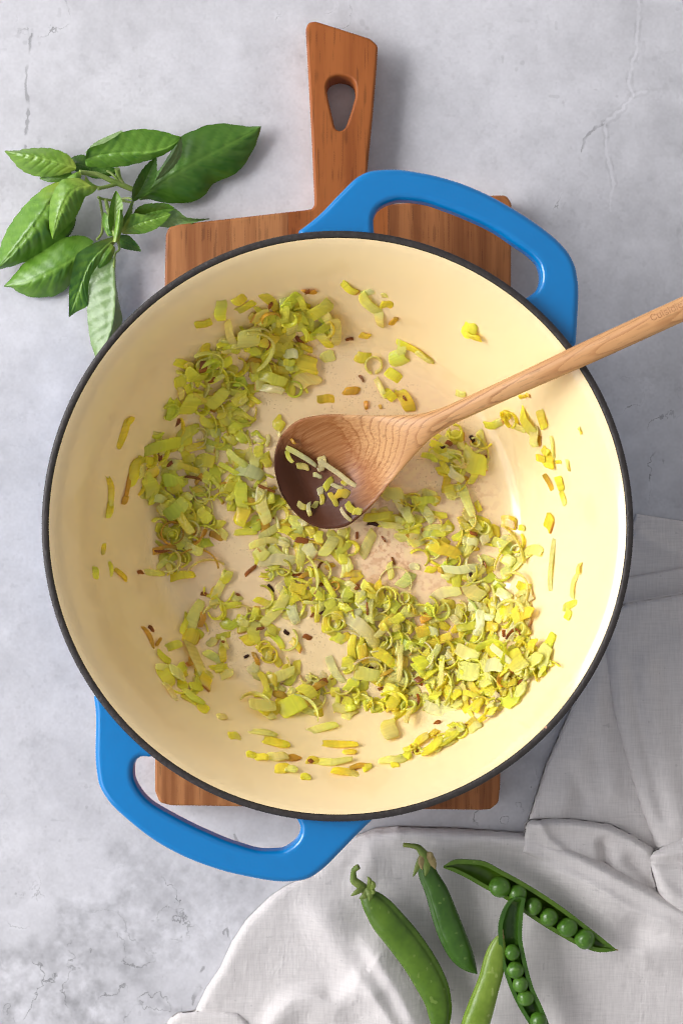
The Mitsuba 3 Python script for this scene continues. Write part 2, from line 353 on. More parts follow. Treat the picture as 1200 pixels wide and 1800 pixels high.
def spoon_part(sv):
    th = np.linspace(0, 2 * np.pi, 56, endpoint=False)
    u = np.cos(th)
    rings = []
    for s in sv:
        S = np.full(56, s)
        rings.append(np.where((np.sin(th) >= 0)[:, None], spoon_xyz(S, u, True), spoon_xyz(S, u, False)))
    return rings_mesh(np.array(rings))
ax = (W(*SP0, spine_z(0)) - W(*(SP0 + 300 * SD), spine_z(300))); ax /= np.linalg.norm(ax)
nx = np.array([SN[0], -SN[1], 0]); ux = np.cross(ax, nx); ux = ux if ux[2] > 0 else -ux
so = W(*SP0, spine_z(0))
def dot3(p, v):
    return (p.x - float(so[0])) * float(v[0]) + (p.y - float(so[1])) * float(v[1]) + (p.z - float(so[2])) * float(v[2])
def spoon_color(p, n, uv):
    l, c, h = dot3(p, ax), dot3(p, nx), dot3(p, ux)
    wob = mikit.fbm(l * 35, c * 90, h * 60, 3)
    q = (h * 0.93 + c * 0.30 + 0.0035 * wob + 0.03 * l) * 560
    f = q - dr.floor(q)
    line = mikit.smoothstep(0.62, 0.97, f) * (1 - mikit.smoothstep(0.97, 1.0, f))
    fib = mikit.fbm(l * 60, c * 1500, h * 1500, 2)
    fleck = mikit.smoothstep(0.70, 0.82, mikit.noise(l * 260, c * 1600, h * 900))
    col = mikit.mix((0.54, 0.305, 0.140), (0.31, 0.140, 0.055), dr.clip(0.75 * line + 0.7 * (fib - 0.42), 0, 1))
    col = col * (1 - 0.22 * fleck)
    tone = mikit.fbm(l * 14, c * 40, h * 40, 3)
    col = mikit.mix(col, (0.47, 0.225, 0.09), 0.55 * mikit.smoothstep(0.42, 0.70, tone))
    # soaked, cooked-in stain at the end of the bowl, following the grain
    sm = -l / (K * (CAM_H - 0.05)); cm = c / (K * (CAM_H - 0.05))
    e = sm - (266 - 0.52 * cm) + 34 * (mikit.fbm(l * 40, c * 130, 1.0, 3) - 0.5)
    red = mikit.smoothstep(148, 222, sm + 0.16 * cm + 46 * (mikit.fbm(l * 45, c * 150, 4.0, 3) - 0.5) + 40 * (fib - 0.5))
    col = mikit.mix(col, (0.25, 0.072, 0.014), 0.92 * red * (0.75 + 0.5 * (fib - 0.5)))
    darkk = mikit.smoothstep(-48, 40, e + 24 * (fib - 0.5) + 0.05 * cm)
    return mikit.mix(col, (0.066, 0.021, 0.011), 0.95 * darkk)
def spoon_bump(p, n, uv):
    l, c, h = dot3(p, ax), dot3(p, nx), dot3(p, ux)
    return mikit.fbm(l * 60, c * 1500, h * 1500, 2)
scene['spoon_wood'] = {'type': 'bumpmap', 'arbitrary': mikit.proc(spoon_bump, 2e-4), 'scale': 0.00008,
                       'bsdf': {'type': 'principled', 'base_color': mikit.proc(spoon_color), 'roughness': 0.33, 'specular': 0.20}}
put('wooden_spoon__bowl', spoon_part(np.r_[np.linspace(60, 300, 60), np.linspace(300, 337.4, 26)[1:]]), 'spoon_wood', smooth=50)
put('wooden_spoon__handle', spoon_part(np.linspace(-560, 60.0, 60)), 'spoon_wood', smooth=50)
tag('wooden_spoon', 'wooden spoon with a dark soaked tip resting in the pot', 'spoon')
labels['wooden_spoon__bowl'] = {'label': 'spoon bowl stained dark brown at its tip'}
# burnt lettering on the handle
tm = meshkit.text_mesh('Cuisidic', 0.0033, 0.0001)
tvv = np.array(tm.vertices)
tm2 = trimesh.Trimesh(tvv, tm.faces, process=False)
tm2 = tm2.subdivide_to_size(0.0011)
tvv = np.array(tm2.vertices)
mpp = K * (CAM_H - 0.12)
L0 = np.array([1142.0, 567.0])
cpx = L0 - tvv[:, :1] / mpp * SD - tvv[:, 1:2] / mpp * SN
sv_ = ((cpx - SP0) @ SD); nv_ = ((cpx - SP0) @ SN) / half_w(sv_)
P_ = spoon_xyz(sv_, np.clip(nv_, -0.97, 0.97), True)
P_[:, 2] += np.where(tvv[:, 2] > 0.00005, 0.00012, -0.0003)
scene['burnt_brown'] = {'type': 'principled', 'base_color': rgb(0.30, 0.12, 0.035), 'roughness': 0.6}
put('wooden_spoon__lettering', (P_, tm2.faces), 'burnt_brown')

# ------------------------------------------------------------------ linen napkin
def poly_dist(P, line):
    """distance, signed side (+ = left of travel in pixel space with y down -> right) and parameter along a polyline"""
    P = np.asarray(P, float); line = np.asarray(line, float)
    best = np.full(len(P), 1e9); side = np.zeros(len(P)); par = np.zeros(len(P))
    seglen = np.linalg.norm(np.diff(line, axis=0), axis=1); cum = np.r_[0, np.cumsum(seglen)]
    for i, (a, b) in enumerate(zip(line[:-1], line[1:])):
        d = b - a
        t = np.clip(((P - a) @ d) / (d @ d), 0, 1)
        q = P - a - t[:, None] * d
        dist = np.linalg.norm(q, axis=1)
        s = np.sign(d[0] * (P[:, 1] - a[1]) - d[1] * (P[:, 0] - a[0]))
        m = dist < best
        best[m], side[m], par[m] = dist[m], s[m], (cum[i] + t[m] * seglen[i]) / cum[-1]
    return best, side, par

def ridge(P, line, h, wneg, wpos, fade=(0.0, 0.0)):
    """crest of height h along the line; widths on the negative and positive side (positive = to the right of travel)"""
    line = resample(line, 24)
    d, s, t = poly_dist(P, line)
    w = np.where(s > 0, wpos, wneg)
    r = h * np.exp(-(d / w) ** 2 * 1.2)
    if fade[0]: r = r * sstep(0, fade[0], t)
    if fade[1]: r = r * sstep(1, 1 - fade[1], t)
    return r

def h_strip(P):
    x, y = P[:, 0], P[:, 1]
    return 0.0020 + 0.0010 * (fbm(x, y, 70, 3, 2) - 0.5) + ridge(P, [(1112, 930), (1150, 955), (1215, 975)], 0.0022, 14, 20, (0.1, 0.1))
def h_hem(P):
    x, y = P[:, 0], P[:, 1]
    return 0.0046 + 0.0008 * (fbm(x, y, 50, 3, 3) - 0.5)
def h_back(P):
    x, y = P[:, 0], P[:, 1]
    h = 0.0062 + 0.0026 * (fbm(x, y, 110, 2, 2) - 0.5) + 0.0004 * (fbm(x, y, 28, 3, 7) - 0.5)
    h += ridge(P, [(1068, 1110), (1030, 1290), (975, 1440)], 0.0030, 24, 34)
    h += ridge(P, [(1040, 1180), (1062, 1300), (1085, 1420)], 0.0022, 20, 16, (0.3, 0.1))
    h -= ridge(P, [(1000, 1330), (1020, 1400), (1040, 1440)], 0.0020, 18, 18, (0.3, 0.3))
    return h
def h_fold(P):
    x, y = P[:, 0], P[:, 1]
    h = 0.0130 + 0.0030 * (fbm(x, y, 100, 2, 4) - 0.5) + 0.0004 * (fbm(x, y, 28, 3, 7) - 0.5)
    h += ridge(P, [(1128, 1130), (1160, 1290), (1195, 1440)], 0.0036, 26, 34, (0.15, 0))
    h -= ridge(P, [(1105, 1140), (1122, 1250), (1150, 1370), (1172, 1460)], 0.0024, 12, 14, (0.2, 0.1))
    h += ridge(P, [(1215, 1080), (1205, 1200), (1225, 1330)], 0.0040, 30, 40, (0.2, 0))
    return h

def h_front(P):
    x, y = P[:, 0], P[:, 1]
    h = 0.0045 + 0.0085 * sstep(900, 1080, x) * sstep(1760, 1540, y - 0.35 * (x - 1000)) + 0.0034 * (fbm(x, y, 120, 2, 5) - 0.5) + 0.0004 * (fbm(x, y, 30, 3, 6) - 0.5)
    h += ridge(P, [(520, 1566), (575, 1634), (622, 1706), (650, 1760), (668, 1800)], 0.0060, 50, 30, (0.3, 0))
    h += ridge(P, [(637, 1722), (662, 1762), (692, 1806)], 0.0062, 34, 12, (0.4, 0))
    h += ridge(P, [(480, 1800), (500, 1774), (520, 1760), (545, 1757), (583, 1768), (612, 1752), (636, 1724)], 0.0050, 20, 36)
    h += ridge(P, [(628, 1630), (665, 1690), (700, 1745), (735, 1812)], 0.0075, 46, 18, (0.35, 0))
    h += ridge(P, [(365, 1740), (410, 1670), (470, 1590)], 0.0018, 24, 50)
    h += ridge(P, [(642, 1458), (652, 1490), (636, 1540), (600, 1590)], 0.0030, 30, 18, (0.1, 0.5))
    h += ridge(P, [(700, 1462), (800, 1464), (912, 1474), (1000, 1500), (1095, 1548), (1200, 1604), (1330, 1660)], 0.0075, 22, 34)
    h += ridge(P, [(900, 1512), (950, 1522), (1034, 1556), (1110, 1600), (1240, 1650)], 0.0050, 14, 26, (0.3, 0.2))
    h += ridge(P, [(690, 1505), (760, 1496), (860, 1490)], 0.0022, 18, 22, (0.4, 0.4))
    h += ridge(P, [(1100, 1700), (1150, 1670), (1230, 1665)], 0.0045, 25, 40, (0.3, 0))
    h += ridge(P, [(1000, 1720), (985, 1760), (1000, 1830)], 0.0025, 25, 25, (0.3, 0))
    d = np.hypot(x - 1118, y - 1632); h -= 0.0035 * np.exp(-(d / 26) ** 2)
    return np.maximum(h, 0.0016)

def h_mid(P):
    x, y = P[:, 0], P[:, 1]
    h = 0.0120 + 0.0015 * (fbm(x, y, 50, 3, 8) - 0.5)
    h += ridge(P, [(930, 1446), (1000, 1446), (1073, 1458), (1140, 1490)], 0.0045, 14, 20)
    h -= ridge(P, [(1052, 1470), (1062, 1500), (1060, 1540)], 0.0052, 14, 10, (0.25, 0))
    h -= ridge(P, [(1090, 1500), (1125, 1530), (1150, 1560)], 0.0036, 16, 12, (0.3, 0))
    h += ridge(P, [(952, 1448), (958, 1466), (985, 1490)], 0.0028, 8, 12)
    return h

def h_side(P):
    x, y = P[:, 0], P[:, 1]
    h = 0.0175 + 0.0015 * (fbm(x, y, 60, 3, 9) - 0.5)
    h -= ridge(P, [(1135, 1512), (1165, 1516), (1230, 1512)], 0.0032, 8, 9, (0.1, 0))
    h += ridge(P, [(1150, 1540), (1180, 1570), (1230, 1600)], 0.002, 14, 22)
    return h

def h_flap(P):
    return 0.0068 + 0.0012 * (fbm(P[:, 0], P[:, 1], 40, 3, 12) - 0.5) + 0 * P[:, 0]

def sheet(outline, hfun, roll_lines, step=4.2, thick=0.0009):
    """a layer of cloth over its outline (pixels); roll_lines: (polyline, width px, drop to height) where the edge turns down"""
    poly = Polygon(outline)
    ring = ring_of(poly.exterior, step * 0.8)
    x0, y0, x1, y1 = poly.bounds
    gx, gy = np.meshgrid(np.arange(x0, x1, step), np.arange(y0, y1, step))
    g = np.c_[gx.ravel(), gy.ravel()] + rng.uniform(-0.6, 0.6, (gx.size, 2))
    inn = poly.buffer(-step * 0.6)
    g = g[shapely.contains_xy(inn, g[:, 0], g[:, 1])]
    near = [ring]
    for off in (1.2, 3.0, 5.5):
        q = poly.buffer(-off)
        q = max(getattr(q, 'geoms', [q]), key=lambda k: k.area)
        near.append(ring_of(q.exterior, step * 0.9))
    P = np.vstack(near + [g])
    tri = Delaunay(P).simplices
    cen = P[tri].mean(1)
    tri = tri[shapely.contains_xy(poly, cen[:, 0], cen[:, 1])]
    z = hfun(P)
    for line, w, zlow in roll_lines:
        d, _, _ = poly_dist(P, line)
        t = np.clip(d / w, 0, 1)
        z = zlow + (z - zlow) * np.sqrt(np.clip(1 - (1 - t) ** 2, 0, 1))
    top = W(P[:, 0], P[:, 1], np.maximum(z, 0.0006 + thick * 0.5))
    bot = top.copy(); bot[:, 2] = np.maximum(bot[:, 2] - thick, 0.0004)
    a = np.cross(top[tri[:, 1]] - top[tri[:, 0]], top[tri[:, 2]] - top[tri[:, 0]])[:, 2]
    tri = np.where((a < 0)[:, None], tri[:, ::-1], tri)
    n = len(P); m = len(ring)
    j = np.arange(m); k = (j + 1) % m
    side = np.vstack([np.stack([j, k, k + n], 1), np.stack([j, k + n, j + n], 1)])
    mesh = trimesh.Trimesh(np.vstack([top, bot]), np.vstack([tri, tri[:, ::-1] + n, side]), process=False)
    return mesh

strip_out = [(1118, 903), (1135, 906), (1200, 916), (1340, 932), (1340, 1060), (1060, 1090)]
hem_out = [(1080, 1019), (1113, 1013), (1200, 997), (1340, 972), (1340, 1100), (1050, 1120)]
back_out = [(1050, 1065), (1100, 1056), (1200, 1039), (1340, 1016), (1340, 1640), (1160, 1640), (1000, 1560), (905, 1510), (923, 1455), (958, 1345), (1000, 1250), (1046, 1110)]
fold_out = [(1052, 1085), (1062, 1150), (1077, 1247), (1097, 1323), (1123, 1413), (1150, 1485), (1175, 1540), (1340, 1560), (1340, 1020), (1200, 1043), (1100, 1060)]
front_out = [(342, 1780), (362, 1738), (387, 1701), (408, 1655), (433, 1617), (475, 1576), (500, 1559), (550, 1535), (590, 1500), (625, 1470), (660, 1456), (700, 1452), (800, 1455), (917, 1463), (953, 1470), (1010, 1490), (1047, 1507), (1100, 1533), (1160, 1565), (1200, 1587), (1340, 1650), (1340, 1900), (300, 1900), (322, 1830)]
mid_out = [(922, 1448), (932, 1440), (962, 1437), (1000, 1438), (1073, 1448), (1110, 1467), (1147, 1490), (1175, 1540), (1200, 1640), (1050, 1560), (915, 1500)]
side_out = [(1137, 1508), (1145, 1498), (1165, 1486), (1200, 1469), (1340, 1415), (1340, 1690), (1200, 1640), (1160, 1590), (1146, 1540)]
flap_out = [(285, 1810), (300, 1789), (312, 1781), (345, 1776), (400, 1777), (420, 1781), (436, 1795), (450, 1830), (460, 1900), (270, 1900)]
cloth = [sheet(strip_out, h_strip, [(strip_out[:4], 5, 0.0012), (strip_out[-1:] + strip_out[:1], 6, 0.0012)]),
         sheet(hem_out, h_hem, [(hem_out[:4], 5, 0.0024)]),
         sheet(back_out, h_back, [(back_out[:4], 6, 0.0034), (back_out[7:] + back_out[:1], 9, 0.0012)]),
         sheet(fold_out, h_fold, [(fold_out[:7], 26, 0.0055), (fold_out[8:] + fold_out[:1], 9, 0.0060)]),
         sheet(front_out, h_front, [(front_out[:8], 15, 0.0012), (front_out[7:21], 24, 0.0016)]),
         sheet(mid_out, h_mid, [(mid_out[:8], 18, 0.0050), (mid_out[-2:] + mid_out[:1], 8, 0.002)]),
         sheet(side_out, h_side, [(side_out[-3:] + side_out[:5], 22, 0.0090)]),
         sheet(flap_out, h_flap, [(flap_out[:9], 12, 0.0012)])]
napkin = trimesh.util.concatenate(cloth)
def linen_color(p, n, uv):
    wx = mikit.fbm(p.x * 2100, p.y * 170, 2.0, 2)
    wy = mikit.fbm(p.x * 170, p.y * 2100, 6.0, 2)
    slub = mikit.smoothstep(0.70, 0.85, mikit.noise(p.x * 1500, p.y * 90, 3.0)) + mikit.smoothstep(0.70, 0.85, mikit.noise(p.x * 90, p.y * 1500, 8.0))
    v = 0.64 + 0.09 * (wx - 0.5) + 0.07 * (wy - 0.5) - 0.02 * slub + 0.03 * (mikit.fbm(p.x * 18, p.y * 18, 1.0, 3) - 0.5)
    fleck = mikit.smoothstep(0.955, 0.975, mikit.noise(p.x * 330, p.y * 330, 11.0))
    return mi.Color3f(v * 1.0, v * 0.948, v * 0.925) * (1 - 0.15 * fleck)
def linen_bump(p, n, uv):
    return mikit.noise(p.x * 1900, p.y * 220, 2.0) + mikit.noise(p.x * 220, p.y * 1900, 6.0) + 2.5 * mikit.fbm(p.x * 240, p.y * 240, 3.0, 2)
scene['linen'] = {'type': 'twosided', 'bsdf': {'type': 'bumpmap', 'arbitrary': mikit.proc(linen_bump, 2e-4), 'scale': 0.00012,
                  'bsdf': {'type': 'diffuse', 'reflectance': mikit.proc(linen_color)}}}
put('linen_napkin', napkin, 'linen', smooth=True)
tag('linen_napkin', 'crumpled off-white linen napkin lying beside the pot under the pea pods', 'napkin')

# ------------------------------------------------------------------ pea pods
def pod_color(base, light, speck):
    def fn(p, n, uv):
        g = mikit.fbm(p.x * 90, p.y * 90, p.z * 90, 4)
        f = mikit.fbm(p.x * 600, p.y * 600, p.z * 600, 2)
        s = mikit.smoothstep(0.80, 0.90, mikit.noise(p.x * 420, p.y * 420, p.z * 420))
        c = mikit.mix(base, light, dr.clip(0.2 + 1.3 * (g - 0.35) + 0.5 * (f - 0.5), 0, 1))
        return mikit.mix(c, speck, 0.45 * s)
    return mikit.proc(fn)
def pod_bump(p, n, uv):
    return mikit.fbm(p.x * 260, p.y * 260, p.z * 260, 3)
def green(base, light, speck, rough):
    return {'type': 'twosided', 'bsdf': {'type': 'bumpmap', 'arbitrary': mikit.proc(pod_bump, 3e-4), 'scale': 0.00035,
            'bsdf': {'type': 'principled', 'base_color': pod_color(base, light, speck), 'roughness': rough, 'specular': 0.5}}}
scene['pod_green'] = green((0.052, 0.118, 0.005), (0.098, 0.185, 0.012), (0.20, 0.28, 0.06), 0.34)
scene['pod_dark'] = green((0.028, 0.088, 0.006), (0.055, 0.140, 0.012), (0.17, 0.26, 0.06), 0.34)
scene['pod_light'] = green((0.125, 0.21, 0.014), (0.21, 0.30, 0.04), (0.33, 0.41, 0.12), 0.36)
scene['pea_green'] = green((0.045, 0.125, 0.009), (0.085, 0.190, 0.022), (0.14, 0.25, 0.045), 0.26)
scene['calyx_green'] = green((0.11, 0.18, 0.022), (0.27, 0.30, 0.07), (0.25, 0.19, 0.07), 0.55)
scene['dry_tip'] = green((0.23, 0.17, 0.06), (0.38, 0.32, 0.14), (0.3, 0.2, 0.1), 0.6)

def cloth_top(px, py):
    P = np.array([[px, py]], float)
    z = h_front(P)[0] if Polygon(front_out).contains(Point(px, py)) else 0.003
    return float(z)

def edges_to_mid(left, right, n):
    l, r = resample(left, n), resample(right, n)
    return l, r

def closed_pod(key, left, right, z_mid, thick, mat, roll=0.0, seam=0.0008, bulge=5.5):
    """plump pod between two traced outlines (pixels); thick: half height over half width"""
    n, m = 64, 40
    l, r = edges_to_mid(left, right, n)
    c, hw = (l + r) / 2, (r - l) / 2
    th = np.linspace(0, 2 * np.pi, m, endpoint=False)
    t = np.linspace(0, 1, n)
    zc = z_mid(t) if callable(z_mid) else np.full(n, z_mid)
    rings = []
    for i in range(n):
        wpx = np.linalg.norm(hw[i]); wm = wpx * K * (CAM_H - zc[i])
        bump = 1 + 0.045 * math.sin(t[i] * math.pi * 2 * bulge) * np.exp(-(np.cos(th) * 1.2) ** 2)
        prof_x = np.sign(np.cos(th)) * np.abs(np.cos(th)) ** 0.9
        zz = thick * wm * np.sin(th) * bump
        # the suture: a raised cord along one side, rolled a little towards the viewer
        d = np.angle(np.exp(1j * (th - roll)))
        cord = seam * np.exp(-(d / 0.10) ** 2) - 0.7 * seam * np.exp(-((np.abs(d) - 0.27) / 0.10) ** 2)
        P = W(c[i, 0] + hw[i, 0] * prof_x, c[i, 1] + hw[i, 1] * prof_x, zc[i])
        ctr = W(c[i, 0], c[i, 1], zc[i])
        P[:, 2] += zz
        dirn = P - ctr; ln = np.linalg.norm(dirn, axis=1, keepdims=True) + 1e-9
        P = P + dirn / ln * (cord * min(1, wm / 0.004))[:, None]
        rings.append(P)
    put(key, rings_mesh(np.array(rings)), mat, smooth=60)

def open_pod(key, left, right, z0, depth, mat, curl=0.2):
    """half-open pod: a thin boat-shaped shell, open to above, between two traced edges"""
    n, m = 60, 26
    l, r = edges_to_mid(left, right, n)
    c, hw = (l + r) / 2, (r - l) / 2
    a = np.linspace(0, 1, m)
    th = np.pi * (1.0 + a)                     # from one lip down round to the other
    out, inn = [], []
    for i in range(n):
        wm = np.linalg.norm(hw[i]) * K * (CAM_H - z0)
        d = min(depth, wm * 1.15)
        tk = min(0.0011, wm * 0.35)
        xx = np.cos(th) * (1 + 0.06 * np.abs(np.sin(th)))
        zz = np.sin(th) * d
        lip = 0.0006 * np.exp(-((np.minimum(a, 1 - a)) / 0.06) ** 2)
        P = W(c[i, 0] + hw[i, 0] * xx, c[i, 1] + hw[i, 1] * xx, z0); P[:, 2] += zz + lip
        sc = 1 - tk / max(wm, 1e-5) * (1 + 1.2 * np.exp(-((np.minimum(a, 1 - a)) / 0.10) ** 2))
        Q = W(c[i, 0] + hw[i, 0] * xx * sc, c[i, 1] + hw[i, 1] * xx * sc, z0); Q[:, 2] += zz * (1 - tk / max(d, 1e-5)) + lip
        out.append(P); inn.append(Q)
    rings = np.concatenate([np.array(out), np.array(inn)[:, ::-1]], axis=1)
    put(key, rings_mesh(rings), mat, smooth=50)

def pea(key, px, py, rpx, z):
    s = trimesh.creation.icosphere(3, 1.0)
    v = np.array(s.vertices)
    r = rpx * K * (CAM_H - z)
    nz = meshkit.noise(v * 1.4 + px, 3)
    v = v * (r * (0.94 + 0.10 * nz))[:, None]
    v = v * np.array([1 - 0.05 * math.sin(px), 1 + 0.05 * math.sin(px * 1.7), 0.95])
    put(key, (v + W(px, py, z), s.faces), 'pea_green', smooth=True)

def sepal(px_path, wpx, z, tilt, mat, key):
    path = resample(px_path, 9)
    n = len(path)
    tg = np.gradient(path, axis=0); nr = np.stack([-tg[:, 1], tg[:, 0]], 1) / np.linalg.norm(tg, axis=1, keepdims=True)
    t = np.linspace(0, 1, n)
    w = wpx * np.sin(np.pi * np.clip(0.25 + 0.75 * t, 0, 1)) ** 0.8
    rings = []
    for i in range(n):
        pts = []
        for u, dz in ((-1, 0), (-0.5, 0.0004), (0, 0.0006), (0.5, 0.0004), (1, 0), (0, -0.0003)):
            q = path[i] + nr[i] * w[i] * u
            zz = z + tilt * math.sin(t[i] * 2.6) + dz
            pts.append(W(q[0], q[1], zz))
        rings.append(pts)
    put(key, rings_mesh(np.array(rings)), mat, smooth=60)

# pod 1: plump green pod with its calyx
z1 = 0.0165
closed_pod('pea_pod__shell', [(640, 1570), (633, 1577), (650, 1623), (685, 1670), (711, 1705), (729, 1735), (748, 1770), (757, 1800), (768, 1818), (778, 1824)],
           [(644, 1566), (658, 1567), (680, 1579), (706, 1605), (732, 1635), (757, 1670), (778, 1707), (790, 1740), (793, 1770), (789, 1798), (782, 1818), (779, 1824)],
           z1, 0.62, 'pod_green', roll=0.42, seam=0.0011, bulge=4.5)
put('pea_pod__stem', tube([W(646, 1568, 0.0200), W(632, 1556, 0.0215), W(621, 1546, 0.0215), W(621, 1533, 0.0230), W(630, 1524, 0.0245)], [0.0030, 0.0025, 0.0022, 0.0015, 0.0016], 10, 22), 'calyx_green', smooth=60)
for i, (path, w, tl) in enumerate([([(640, 1560), (628, 1568), (616, 1576)], 5, 0.002), ([(643, 1565), (640, 1576), (630, 1580)], 6, 0.001), ([(648, 1562), (650, 1550), (645, 1541)], 5, 0.003),
                                   ([(650, 1563), (656, 1556), (652, 1548)], 5, 0.004), ([(650, 1566), (656, 1568), (657, 1562)], 5, 0.003), ([(642, 1563), (650, 1575), (648, 1586)], 6, 0.0015)]):
    sepal(path, w, 0.0235, tl, 'calyx_green', 'pea_pod__sepal' + (f'_{i:03d}' if i else ''))
tag('pea_pod', 'plump closed green pea pod with a curled stem and ragged calyx', 'pea pod', 'pea pods on the napkin')

# pod 2: darker, slimmer
closed_pod('pea_pod_001__shell', [(748, 1508), (737, 1518), (735, 1530), (748, 1572), (764, 1628), (778, 1663), (797, 1691), (820, 1707), (838, 1713)],
           [(750, 1506), (758, 1507), (767, 1530), (785, 1560), (802, 1600), (818, 1640), (831, 1675), (837, 1700), (839, 1713)],
           0.0150, 0.66, 'pod_dark', roll=2.75, seam=0.0009, bulge=5.0)
put('pea_pod_001__stem', tube([W(750, 1512, 0.0185), W(742, 1499, 0.0205), W(734, 1490, 0.0210), (W(722, 1487, 0.0215)), W(708, 1486, 0.0215)], [0.0034, 0.0026, 0.0018, 0.0013, 0.0012], 10, 22), 'calyx_green', smooth=60)
for i, (path, w, tl, mt) in enumerate([([(740, 1505), (733, 1525), (725, 1543)], 5, 0.0005, 'calyx_green'), ([(744, 1504), (750, 1520), (746, 1542)], 7, 0.001, 'calyx_green'), ([(748, 1503), (758, 1513), (765, 1529)], 8, 0.001, 'dry_tip'), ([(744, 1503), (740, 1516), (742, 1530)], 6, 0.001, 'dry_tip'), ([(750, 1502), (757, 1503), (758, 1512)], 5, 0.002, 'dry_tip')]):
    sepal(path, w, 0.0215, tl, mt, 'pea_pod_001__sepal' + (f'_{i:03d}' if i else ''))
tag('pea_pod_001', 'dark green slim closed pea pod with a dry brown calyx and straight stem', 'pea pod', 'pea pods on the napkin')

# pod 3: open with six peas
open_pod('pea_pod_002__shell', [(779, 1523), (805, 1511), (842, 1513), (886, 1533), (929, 1557), (983, 1592), (1037, 1633), (1082, 1669)],
         [(779, 1526), (810, 1539), (853, 1563), (886, 1580), (929, 1611), (983, 1645), (1027, 1667), (1054, 1674), (1082, 1671)], 0.0215, 0.0095, 'pod_green')
for i, (x, y, r) in enumerate([(878, 1560, 18.4), (909, 1571, 15.6), (937, 1594, 15.8), (964, 1613, 16.8), (997, 1631, 17.6), (1027, 1651, 18.6)]):
    pea('pea_pod_002__pea' + (f'_{i:03d}' if i else ''), x, y, r, 0.0215)
put('pea_pod_002__tip', tube([W(1078, 1669, 0.0213), W(1086, 1671, 0.0214)], [0.0006, 0.0003], 8), 'dry_tip', smooth=60)
tag('pea_pod_002', 'split open green pea pod lying slantwise with six peas in a row', 'pea pod', 'pea pods on the napkin')

# pod 4: open, overlapping pod 3
open_pod('pea_pod_003__shell', [(905, 1578), (897, 1582), (881, 1606), (875, 1633), (877, 1675), (889, 1720), (907, 1763), (929, 1800), (950, 1830)],
         [(910, 1577), (923, 1580), (919, 1606), (917, 1644), (924, 1687), (937, 1736), (954, 1774), (964, 1800), (972, 1832)], 0.0270, 0.0085, 'pod_dark')
for i, (x, y, r) in enumerate([(900, 1675, 14.2), (905, 1706, 15.6), (914, 1731, 14.0), (923, 1755, 14.8), (946, 1795, 15.6)]):
    pea('pea_pod_003__pea' + (f'_{i:03d}' if i else ''), x, y, r, 0.0268)
tag('pea_pod_003', 'narrow split open pea pod with small peas, tucked against a pale green pod', 'pea pod', 'pea pods on the napkin')

# pod 5: pale closed pod running out of the picture
closed_pod('pea_pod_004__shell', [(878, 1643), (872, 1648), (856, 1676), (843, 1720), (826, 1763), (813, 1800), (806, 1840), (815, 1862)],
           [(881, 1643), (885, 1648), (889, 1671), (886, 1703), (875, 1747), (861, 1800), (845, 1840), (820, 1862)],
           0.0255, 0.55, 'pod_light', roll=3.3, seam=0.0008, bulge=4.0)
put('pea_pod_004__tip', tube([W(880, 1648, 0.0255), W(881, 1641, 0.0258), W(883, 1635, 0.0262)], [0.0022, 0.0012, 0.0006], 8), 'dry_tip', smooth=60)
tag('pea_pod_004', 'pale light green closed pea pod with a dry tip pointing up', 'pea pod', 'pea pods on the napkin')

